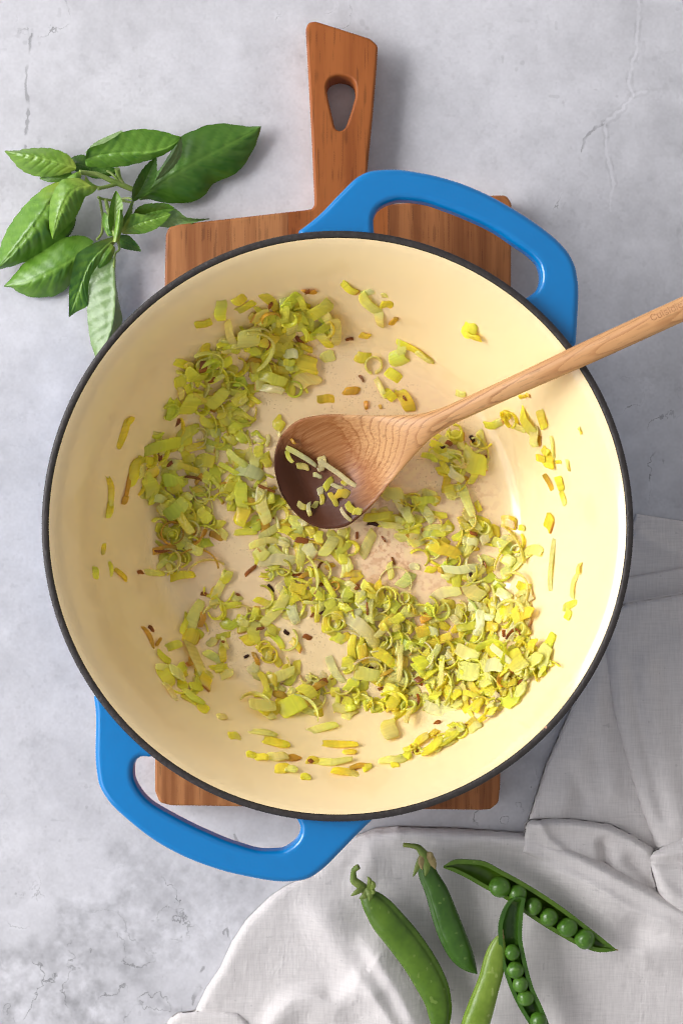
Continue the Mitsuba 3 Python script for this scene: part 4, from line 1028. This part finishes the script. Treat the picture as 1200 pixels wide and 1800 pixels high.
# slices that stand out one by one, traced from the photograph: x, y, angle, length, width, tone, bend, standing
HAND = [
 # upper wall and floor above the spoon
 (613, 506, 32, 36, 11, 'lime', .5, 0), (646, 514, -10, 22, 10, 'white', .3, 0), (650, 535, 50, 52, 15, 'pale', .4, 0), (667, 562, 85, 27, 16, 'pale', .8, 0), (680, 535, 10, 22, 12, 'yellow', .2, 0), (675, 519, 0, 10, 7, 'pale', .2, 0), (691, 565, -55, 18, 10, 'golden', .4, 0),
 (641, 590, 5, 18, 11, 'lime', .3, 0), (637, 628, 5, 26, 19, 'yellow', .8, 0), (656, 641, 0, 84, 9, 'pale', 5.9, 1), (700, 630, 60, 32, 30, 'lime', 1.6, 0), (705, 612, 100, 24, 17, 'pale', .5, 0), (692, 660, 40, 34, 20, 'lime', 1.8, 0), (730, 617, 30, 76, 9, 'yellow', .3, 0), (745, 628, 38, 34, 8, 'pale', .2, 0),
 (668, 680, 62, 44, 10, 'pale', .7, 0), (684, 694, 50, 26, 16, 'yellow', 1.5, 0), (712, 703, 65, 44, 22, 'yellow', .6, 0), (711, 700, 55, 14, 5, 'brown', .3, 0), (617, 687, 5, 28, 14, 'golden', .7, 0), (635, 665, 55, 18, 6, 'brown', .2, 0), (643, 712, 80, 14, 8, 'golden', .5, 0), (668, 715, 60, 8, 6, 'golden', .3, 0), (572, 701, 0, 31, 15, 'yellow', .2, 0), (614, 596, -15, 18, 7, 'brown', .3, 0),
 (824, 580, 20, 28, 22, 'lime', .7, 0), (832, 592, 18, 26, 9, 'yellow', .4, 0), (809, 692, 10, 18, 12, 'pale', .3, 0),
 # upper left wall
 (420, 527, 160, 26, 14, 'yellow', .8, 0), (430, 540, -30, 40, 12, 'yellow', 1.0, 0), (388, 545, 95, 34, 17, 'lime', .5, 0), (357, 569, -18, 30, 12, 'yellow', .3, 0), (543, 513, -10, 26, 10, 'golden', .7, 0), (540, 513, -20, 12, 7, 'brown', .2, 0), (475, 537, 110, 14, 7, 'brown', .2, 0), (474, 556, -20, 60, 7, 'golden', 3.6, 1),
 (436, 597, 120, 36, 30, 'pale', .8, 0), (465, 610, 75, 95, 9, 'pale', 2.6, 1), (590, 585, 88, 48, 20, 'pale', .4, 0), (572, 600, 60, 34, 18, 'yellow', 1.0, 0), (562, 545, -35, 46, 18, 'lime', .9, 0), (510, 621, 3, 27, 16, 'white', .4, 0), (508, 637, 3, 20, 12, 'green', .2, 0), (540, 640, 90, 30, 36, 'yellow', .3, 0), (538, 668, 150, 42, 32, 'pale', .5, 0), (575, 627, 160, 26, 22, 'pale', .5, 0),
 (478, 665, 12, 55, 20, 'lime', .8, 0), (478, 684, 12, 44, 14, 'white', .5, 0), (345, 660, 25, 40, 18, 'green', .9, 0), (357, 645, 100, 22, 14, 'brown', .6, 0), (376, 632, 40, 70, 8, 'pale', 2.2, 1), (383, 700, -38, 46, 22, 'lime', .8, 0), (335, 710, -60, 42, 24, 'green', .7, 0), (370, 735, 55, 60, 10, 'green', 1.7, 1), (330, 760, -25, 44, 20, 'lime', .5, 0),
 (291, 783, -15, 74, 19, 'lime', .7, 0), (305, 845, 0, 36, 26, 'green', .5, 0), (265, 858, 80, 36, 22, 'green', .9, 0), (330, 822, 15, 44, 10, 'yellow', .6, 0), (340, 840, 12, 40, 7, 'brown', .5, 0), (360, 810, 0, 34, 24, 'green', .6, 0), (310, 895, -40, 46, 26, 'green', .7, 0), (325, 920, 55, 44, 16, 'lime', .6, 0), (303, 937, 0, 118, 10, 'golden', 6.0, 1), (303, 940, 0, 48, 8, 'green', 5.2, 1), (360, 905, 50, 30, 20, 'lime', .6, 0), (382, 922, 10, 24, 20, 'green', .3, 0),
 (288, 966, -8, 44, 13, 'golden', .4, 0), (288, 968, -8, 40, 7, 'brown', .3, 0), (305, 985, 90, 76, 8, 'pale', 3.8, 1), (355, 975, 20, 88, 9, 'golden', 2.2, 1), (360, 990, -10, 74, 10, 'pale', 1.6, 1), (340, 965, 20, 36, 16, 'pale', .6, 0), (320, 1012, -12, 50, 16, 'yellow', 1.5, 0), (272, 1007, 5, 36, 11, 'pale', .3, 0),
 # left wall: thin shreds stuck to the enamel
 (216, 765, 105, 62, 9, 'yellow', .3, 0), (230, 739, 130, 16, 8, 'yellow', .2, 0), (194, 862, 86, 54, 8, 'yellow', .2, 0), (193, 896, 100, 30, 10, 'yellow', .3, 0), (226, 850, 105, 66, 6, 'golden', .2, 0), (236, 830, 100, 52, 12, 'yellow', .3, 0), (220, 879, 110, 16, 8, 'golden', .2, 0), (182, 965, 95, 20, 6, 'yellow', .3, 0), (168, 1007, 80, 22, 8, 'lime', .2, 0), (195, 1000, 80, 26, 5, 'lime', .5, 0), (215, 1012, 40, 34, 6, 'yellow', 1.2, 0), (247, 1006, 0, 12, 9, 'brown', .2, 0), (298, 1000, 80, 20, 10, 'pale', .3, 0),
 # by the spoon tip
 (437, 829, 10, 54, 24, 'white', .8, 0), (418, 808, 40, 50, 12, 'pale', .8, 0), (404, 825, 28, 44, 9, 'lime', .5, 0), (462, 885, 82, 72, 22, 'pale', .4, 0), (424, 870, 90, 44, 22, 'lime', .6, 0), (468, 859, 20, 40, 9, 'brown', .3, 0), (425, 905, 100, 40, 28, 'yellow', .8, 0), (490, 745, 60, 24, 22, 'lime', .8, 0), (452, 772, 30, 20, 10, 'white', .3, 0), (470, 775, 95, 22, 8, 'white', .3, 0), (520, 922, 75, 32, 22, 'pale', .6, 0), (532, 918, 60, 15, 12, 'white', .2, 0), (545, 932, 60, 18, 14, 'lime', .6, 0), (560, 945, 85, 24, 18, 'lime', .7, 0), (487, 985, -2, 66, 20, 'white', .7, 0), (460, 972, 40, 26, 22, 'pale', .4, 0), (440, 1003, -42, 34, 10, 'brown', .2, 0), (465, 953, -8, 56, 14, 'pale', .5, 0), (432, 935, 0, 40, 12, 'lime', .4, 0), (578, 960, -60, 42, 20, 'pale', .6, 0), (545, 968, 45, 30, 22, 'white', .5, 0), (530, 950, 5, 30, 14, 'brown', .3, 0), (553, 1010, 80, 72, 12, 'pale', 1.2, 1), (573, 1025, 55, 60, 12, 'lime', .8, 0), (523, 1035, 20, 30, 20, 'yellow', .5, 0), (580, 995, -25, 18, 9, 'golden', .4, 0),
 # below the spoon
 (690, 866, 10, 40, 20, 'pale', .8, 0), (744, 879, 0, 42, 16, 'lime', .3, 0), (664, 908, -3, 50, 16, 'lime', .4, 0), (655, 921, 10, 24, 10, 'dark', .2, 0), (690, 924, 5, 40, 12, 'pale', .4, 0), (752, 905, 55, 32, 18, 'white', .7, 0), (765, 912, 30, 40, 9, 'pale', 2.2, 1), (716, 905, 70, 30, 18, 'pale', .6, 0), (646, 956, -62, 50, 18, 'pale', .3, 0), (627, 941, 85, 15, 7, 'brown', .2, 0), (674, 948, 60, 16, 4, 'brown', .2, 0), (691, 986, 65, 18, 5, 'brown', .2, 0), (700, 1010, 20, 96, 8, 'white', 3.4, 1), (686, 1003, 85, 30, 12, 'pale', .3, 0), (713, 1020, -45, 34, 20, 'pale', .6, 0), (728, 996, 0, 18, 12, 'white', .2, 0), (757, 1001, 0, 20, 12, 'yellow', .3, 0), (774, 1003, 30, 12, 9, 'golden', .3, 0),
 (810, 1000, -4, 64, 15, 'white', .4, 0), (780, 965, 25, 60, 26, 'yellow', .9, 0), (757, 950, 15, 40, 12, 'lime', 1.8, 1), (833, 812, 30, 48, 40, 'lime', .6, 0), (786, 800, -30, 24, 16, 'pale', .4, 0), (789, 779, 30, 16, 12, 'brown', .5, 0), (778, 786, -10, 11, 5, 'dark', .1, 0), (800, 835, 40, 36, 16, 'white', .7, 0), (790, 863, 70, 22, 18, 'lime', .6, 0), (820, 880, 70, 60, 18, 'pale', .3, 0), (840, 890, 60, 20, 10, 'yellow', .3, 0), (772, 803, 20, 36, 9, 'yellow', .4, 0), (755, 803, 20, 30, 10, 'lime', .4, 0), (832, 938, 20, 18, 8, 'brown', .3, 0), (830, 952, 10, 20, 14, 'white', .3, 0),
 # right of the floor and the right wall
 (868, 745, -12, 34, 14, 'lime', .4, 0), (898, 738, 20, 64, 9, 'yellow', 5.9, 1), (888, 730, 0, 36, 8, 'yellow', 5.5, 1), (912, 752, 40, 24, 10, 'pale', .5, 0), (925, 742, 55, 62, 20, 'lime', .8, 0), (938, 768, 80, 36, 14, 'pale', .9, 0), (946, 775, 95, 18, 9, 'golden', .3, 0), (952, 737, 75, 34, 14, 'lime', .5, 0), (917, 697, -10, 10, 7, 'yellow', .2, 0), (927, 695, 10, 8, 6, 'yellow', .2, 0),
 (964, 808, 80, 30, 17, 'yellow', .4, 0), (950, 806, 5, 18, 12, 'yellow', .2, 0), (958, 793, 40, 16, 10, 'lime', .3, 0), (971, 790, 88, 44, 5, 'pale', .3, 0), (981, 812, 5, 10, 6, 'yellow', .2, 0), (998, 818, 80, 20, 5, 'pale', .5, 0), (964, 848, 65, 34, 8, 'golden', .5, 0), (983, 850, 70, 26, 14, 'yellow', .4, 0), (989, 875, 72, 26, 8, 'lime', .4, 0), (965, 919, 60, 22, 20, 'yellow', .3, 0), (969, 992, 94, 94, 7, 'pale', .15, 0), (1017, 998, 95, 24, 8, 'pale', 1.5, 0), (1008, 1030, 100, 44, 7, 'pale', .4, 0), (1001, 1064, -25, 26, 12, 'lime', .5, 0), (998, 1080, 105, 18, 10, 'lime', .3, 0), (1019, 757, 70, 12, 4, 'pale', .2, 0),
 (893, 918, 15, 30, 22, 'yellow', .6, 0), (895, 920, 15, 20, 14, 'white', .4, 0), (917, 928, 10, 12, 11, 'lime', .2, 0), (908, 955, 60, 78, 12, 'pale', .9, 1), (880, 975, -60, 62, 10, 'pale', .7, 1), (935, 968, 5, 32, 18, 'pale', .6, 0), (893, 985, 40, 24, 20, 'pale', .5, 0), (915, 1030, 70, 92, 9, 'pale', 3.0, 1), (885, 1045, 20, 30, 16, 'white', .5, 0), (922, 1080, -15, 30, 18, 'yellow', .7, 0), (900, 1062, 10, 54, 10, 'pale', 1.8, 1),
 (852, 992, 70, 16, 5, 'brown', .2, 0), (832, 1040, 40, 40, 26, 'pale', .4, 0), (780, 1045, -20, 60, 22, 'white', .3, 0), (842, 1095, 100, 46, 16, 'white', .3, 0), (855, 1085, 5, 26, 12, 'white', .2, 0), (800, 1090, 40, 22, 12, 'white', .3, 0), (862, 1102, 0, 26, 16, 'yellow', .5, 0), (903, 1112, -10, 46, 7, 'brown', 2.6, 1), (820, 1148, 20, 44, 22, 'pale', .5, 0), (872, 1140, 30, 74, 14, 'lime', 2.6, 1), (880, 1150, 40, 40, 12, 'white', .5, 0), (905, 1160, 50, 40, 30, 'lime', .6, 0), (868, 1170, 0, 28, 22, 'white', .5, 0), (885, 1190, -50, 60, 8, 'golden', 3.8, 1), (822, 1180, 0, 40, 26, 'pale', .7, 0), (760, 1110, 5, 20, 16, 'white', .2, 0), (743, 1110, 0, 24, 20, 'yellow', .6, 0), (775, 1185, 95, 70, 10, 'pale', .5, 0), (762, 1150, -60, 40, 12, 'pale', .5, 0), (735, 1230, 88, 22, 6, 'brown', .2, 0), (735, 1195, 30, 16, 14, 'brown', .5, 0), (740, 1165, 50, 28, 20, 'yellow', .6, 0),
 (635, 1105, 40, 84, 22, 'white', .9, 0), (675, 1155, 35, 48, 20, 'yellow', .9, 0), (645, 1185, 3, 46, 26, 'pale', .8, 0), (645, 1160, -5, 52, 9, 'white', 1.4, 1), (650, 1040, 45, 42, 18, 'lime', .5, 0), (652, 1075, 88, 44, 9, 'pale', .4, 0), (645, 1070, 88, 28, 5, 'brown', .2, 0), (590, 1180, 55, 58, 16, 'white', .5, 0), (563, 1203, -35, 36, 16, 'brown', 1.2, 0), (560, 1205, -30, 26, 12, 'golden', .8, 0), (710, 1050, 0, 52, 8, 'pale', 5.9, 1), (680, 1040, 10, 58, 8, 'pale', 3.4, 1), (590, 1085, 20, 56, 8, 'pale', 2.6, 1), (593, 1082, 0, 20, 16, 'yellow', .4, 0), (540, 1120, 20, 20, 12, 'brown', .8, 0), (503, 1112, 40, 14, 9, 'dark', .3, 0), (515, 1080, 70, 36, 18, 'white', .5, 0), (485, 1070, -55, 80, 20, 'pale', .5, 0), (447, 1112, 90, 40, 24, 'lime', .7, 0), (457, 1105, -10, 18, 7, 'brown', .4, 0), (433, 1154, -20, 12, 8, 'dark', .3, 0), (450, 1158, 70, 24, 8, 'golden', .9, 0), (473, 1150, 88, 84, 10, 'yellow', 5.7, 1), (500, 1185, -25, 40, 20, 'pale', .6, 0), (465, 1200, 65, 40, 12, 'lime', .7, 0), (492, 1222, 20, 26, 10, 'golden', .9, 0), (450, 1225, 15, 70, 7, 'pale', 2.6, 1), (462, 1240, 3, 48, 18, 'pale', .2, 0), (513, 1240, -15, 56, 30, 'lime', .9, 0), (545, 1240, 50, 70, 8, 'pale', 1.7, 1), (540, 1215, 35, 34, 20, 'lime', .5, 0), (685, 1278, 90, 46, 26, 'pale', .4, 0), (700, 1235, 60, 80, 9, 'yellow', 3.4, 1), (690, 1215, 30, 34, 20, 'yellow', .7, 0), (600, 1245, 0, 30, 16, 'pale', .5, 0), (615, 1245, 0, 20, 9, 'lime', .8, 0),
 # bottom left of the floor
 (385, 1035, -68, 70, 17, 'pale', .3, 0), (398, 1015, -50, 26, 16, 'yellow', .5, 0), (372, 1070, -30, 60, 8, 'pale', 1.7, 1), (340, 1085, -65, 66, 24, 'pale', .5, 0), (325, 1095, -70, 40, 10, 'green', .5, 0), (337, 1119, 10, 30, 22, 'yellow', .9, 0), (355, 1090, -80, 26, 10, 'golden', .5, 0), (405, 1064, 0, 38, 12, 'lime', .3, 0), (432, 1068, 20, 34, 10, 'pale', 1.4, 1), (402, 1098, 25, 26, 20, 'green', .9, 0), (358, 1044, 10, 14, 10, 'brown', .3, 0), (448, 1078, -70, 26, 12, 'lime', .4, 0), (345, 1160, 62, 76, 17, 'pale', .7, 0), (305, 1135, -20, 26, 14, 'lime', .5, 0), (292, 1190, 60, 38, 16, 'lime', .5, 0), (312, 1183, 30, 30, 14, 'pale', .5, 0), (362, 1198, 90, 24, 17, 'yellow', .3, 0), (345, 1207, 10, 22, 12, 'yellow', .3, 0), (340, 1225, 35, 48, 8, 'lime', .4, 0), (357, 1244, 35, 22, 13, 'yellow', .3, 0), (262, 1120, 62, 44, 5, 'golden', .4, 0), (266, 1105, 48, 16, 6, 'brown', .2, 0), (279, 1128, -60, 16, 6, 'golden', .2, 0), (300, 1215, 50, 40, 8, 'pale', .4, 0), (375, 1155, 35, 38, 14, 'pale', .5, 0), (392, 1150, 90, 30, 14, 'yellow', 1.4, 0), (395, 1130, 70, 24, 8, 'pale', .5, 0), (398, 1185, -20, 22, 16, 'pale', .2, 0), (392, 1128, 0, 8, 6, 'brown', .2, 0), (418, 1045, 20, 10, 6, 'brown', .2, 0),
 # bottom wall
 (412, 1294, 10, 22, 10, 'yellow', .4, 0), (462, 1288, 15, 50, 9, 'pale', .2, 0), (484, 1305, 14, 50, 13, 'yellow', .4, 0), (442, 1327, 10, 18, 10, 'yellow', .3, 0), (460, 1331, 15, 24, 10, 'yellow', .4, 0), (488, 1330, 5, 36, 11, 'pale', .3, 0), (515, 1332, -15, 24, 10, 'golden', .8, 0), (495, 1351, -5, 24, 13, 'yellow', .7, 0), (512, 1352, 8, 22, 10, 'pale', .4, 0), (550, 1337, 0, 24, 11, 'yellow', .4, 0), (546, 1338, -10, 9, 7, 'brown', .2, 0), (537, 1366, 3, 18, 9, 'yellow', .3, 0), (595, 1308, 6, 68, 11, 'yellow', .2, 0), (614, 1322, 10, 24, 7, 'yellow', .3, 0), (608, 1358, 3, 52, 11, 'yellow', .3, 0), (630, 1347, -15, 34, 7, 'golden', .3, 0), (645, 1349, -30, 18, 10, 'yellow', .3, 0), (585, 1338, 0, 70, 10, 'pale', .2, 0), (565, 1280, -10, 56, 9, 'pale', .5, 0), (390, 1260, 10, 18, 8, 'pale', .3, 0), (715, 1328, 30, 16, 11, 'yellow', .4, 0), (694, 1345, -5, 15, 7, 'yellow', .3, 0), (768, 1270, 3, 15, 7, 'brown', .2, 0), (740, 1300, -35, 30, 12, 'yellow', .4, 0), (790, 1297, -35, 42, 11, 'yellow', .3, 0), (760, 1312, -30, 46, 12, 'yellow', .4, 0), (835, 1278, -30, 26, 10, 'pale', .3, 0), (690, 1336, -8, 50, 9, 'pale', .2, 0),
 # lower right wall
 (933, 1137, 115, 30, 12, 'yellow', .4, 0), (966, 1130, 110, 36, 12, 'lime', .5, 0), (955, 1155, 110, 44, 18, 'pale', .4, 0), (952, 1180, -45, 22, 7, 'lime', .3, 0), (938, 1160, -50, 30, 16, 'pale', .4, 0), (915, 1199, -50, 16, 9, 'brown', .4, 0), (898, 1230, -45, 34, 20, 'lime', .5, 0), (840, 1240, -60, 26, 10, 'yellow', .3, 0), (865, 1250, -40, 20, 7, 'lime', .3, 0), (915, 1212, -30, 22, 16, 'pale', .3, 0),
]
for h in HAND:
    x, y, a_, L_, w_, tone_, arc_, st_ = h
    if tone_ in ('brown', 'dark'): L_, w_ = L_ * 0.8, w_ * 0.72
    piece(x, y, a_, L_, w_, tone_, arc_, st_, tilt=0.10, hand=True)

# bits lying in the spoon bowl
def spoon_level(q):
    ps = np.c_[q[:, 0] / (K * (CAM_H - 0.045)) + 600, 900 - q[:, 1] / (K * (CAM_H - 0.045))]
    s = (ps - SP0) @ SD; nn = np.clip(((ps - SP0) @ SN) / half_w(np.clip(s, 60, 335)), -0.98, 0.98)
    s = np.clip(s, 60, 335)
    zz = spine_z(s) + spoon_section(s, nn, True)
    return np.quantile(zz - q[:, 2], 0.94)
SPOON = [(530, 802, 33, 62, 10, 'white', .1), (595, 833, 36, 78, 9, 'white', .1), (565, 815, 92, 26, 16, 'white', .3), (508, 803, 62, 24, 9, 'lime', .3), (532, 820, 12, 22, 11, 'pale', .3), (558, 836, 15, 16, 9, 'white', .3),
         (577, 850, -50, 24, 14, 'lime', .4), (563, 863, 90, 14, 12, 'white', .2), (566, 878, 85, 18, 9, 'lime', .3), (586, 878, 60, 28, 10, 'green', .4), (602, 868, 5, 24, 18, 'yellow', .4), (605, 849, 40, 12, 9, 'yellow', .3), (592, 855, 20, 22, 7, 'white', .2),
         (530, 889, 30, 17, 11, 'pale', .4), (543, 895, 85, 24, 8, 'white', .3), (554, 887, -50, 15, 10, 'pale', .3), (607, 905, 50, 30, 7, 'white', .8), (615, 892, 50, 20, 13, 'lime', .4), (628, 899, 0, 16, 12, 'lime', .3), (515, 776, 50, 12, 5, 'golden', .3), (490, 763, 60, 9, 7, 'white', .3)]
for x, y, a_, L_, w_, tone_, arc_ in SPOON:
    piece(x, y, a_, L_, w_, tone_, arc_, 0, th=0.0006, tilt=0.04, level=spoon_level, hand=True)

# the 280 slices that show largest are things of their own, the rest is one heap
area = np.bincount(OWN[OWN >= 0], minlength=len(PIECES)).astype(float)
for i, p in enumerate(PIECES):
    if p['spoon']: area[i] = 1e6
    elif p['hand'] and p['tone'] in ('brown', 'dark'): area[i] += 120
order = np.argsort(-area)
single = set(int(i) for i in order[:290] if area[i] > 0)

def where(p):
    x, y = p['px'], p['py']
    if p['spoon']: return 'lying in the wooden spoon bowl'
    r = math.hypot(x - 593, y - 925)
    ang = math.degrees(math.atan2(-(y - 925), x - 593)) % 360
    if r > 352:
        sec = ['beside the spoon handle', 'by the upper handle', 'by the cutting board', 'by the basil', 'opposite the napkin', 'by the lower handle', 'by the pea pods', 'by the napkin'][int(((ang + 22.5) % 360) // 45)]
        return 'on the wall ' + sec
    if y < 735 and x > 600: return 'on bare floor above the spoon'
    if x < 480 and y < 700: return 'at the heap top by the basil'
    if y < 720: return 'loose above the spoon tip'
    if x < 400 and y < 880: return 'in the thick heap past the spoon'
    if x < 420 and y < 1030: return 'at the curled end of the heap'
    if x < 490 and y < 940: return 'crowding the spoon tip'
    if x < 430: return 'on floor by the lower handle'
    if x > 840 and y < 900: return 'scattered below the spoon handle'
    if x > 700 and y < 860: return 'heaped below the spoon neck'
    if y < 960 and x > 620: return 'beside the spoon bowl edge'
    if x > 800 and y < 1075: return 'at the floor edge by the napkin'
    if y < 1090 and x < 640: return 'in the middle heap'
    if y < 1090: return 'at the middle of the floor'
    if x < 600: return 'in the heap by the lower handle'
    if x > 800: return 'in the dense heap by the napkin'
    return 'in the dense heap by the peas'
def shape_word(p):
    if p['stand']: return 'ring' if p['arc'] > 4.6 else ('curl' if p['arc'] > 1.5 else 'thin arc')
    if p['W'] > 0.66 * p['L']: return 'square chip'
    if p['L'] < 24: return 'small chip'
    return 'broad strip' if p['W'] >= 15 else ('thin shred' if p['W'] < 9 else 'strip')
txt = {i: f"{WORDS[PIECES[i]['tone']]} leek {shape_word(PIECES[i])} {where(PIECES[i])}" for i in sorted(single)}
groups_ = {}
for i, t in txt.items(): groups_.setdefault(t, []).append(i)
ORD = ['nearest', 'second nearest', 'third nearest', 'fourth nearest', 'fifth nearest', 'sixth nearest', 'seventh nearest', 'eighth nearest']
for t, ids in groups_.items():
    if len(ids) > 1:
        ids.sort(key=lambda i: math.hypot(PIECES[i]['px'] - 570, PIECES[i]['py'] - 830))
        for k, i in enumerate(ids):
            txt[i] = t + ', ' + (('nearer', 'farther from')[k] if len(ids) == 2 else (ORD[k] if k < len(ids) - 1 else 'farthest from')) + ' the spoon'
rest_v, rest_f, rest_c, at_ = [], [], [], 0
texts = {}
num = 0
for i, p in enumerate(PIECES):
    if i in single:
        key = 'leek_slice' + (f'_{num:03d}' if num else ''); num += 1
        put(key, p['mesh'], 'leek', smooth=True, color=p['col'])
        tag(key, txt[i], 'leek slice', 'cooked leek slices in the pot')
    else:
        rest_v.append(p['mesh'].vertices); rest_f.append(np.array(p['mesh'].faces) + at_); rest_c.append(p['col']); at_ += len(p['mesh'].vertices)
if rest_v:
    put('chopped_leeks', trimesh.Trimesh(np.vstack(rest_v), np.vstack(rest_f), process=False), 'leek', smooth=True, color=np.vstack(rest_c))
    tag('chopped_leeks', 'mass of smaller yellow-green chopped leek pieces heaped in the pot', kind='stuff')
print(len(PIECES), 'leek pieces', num, 'single')
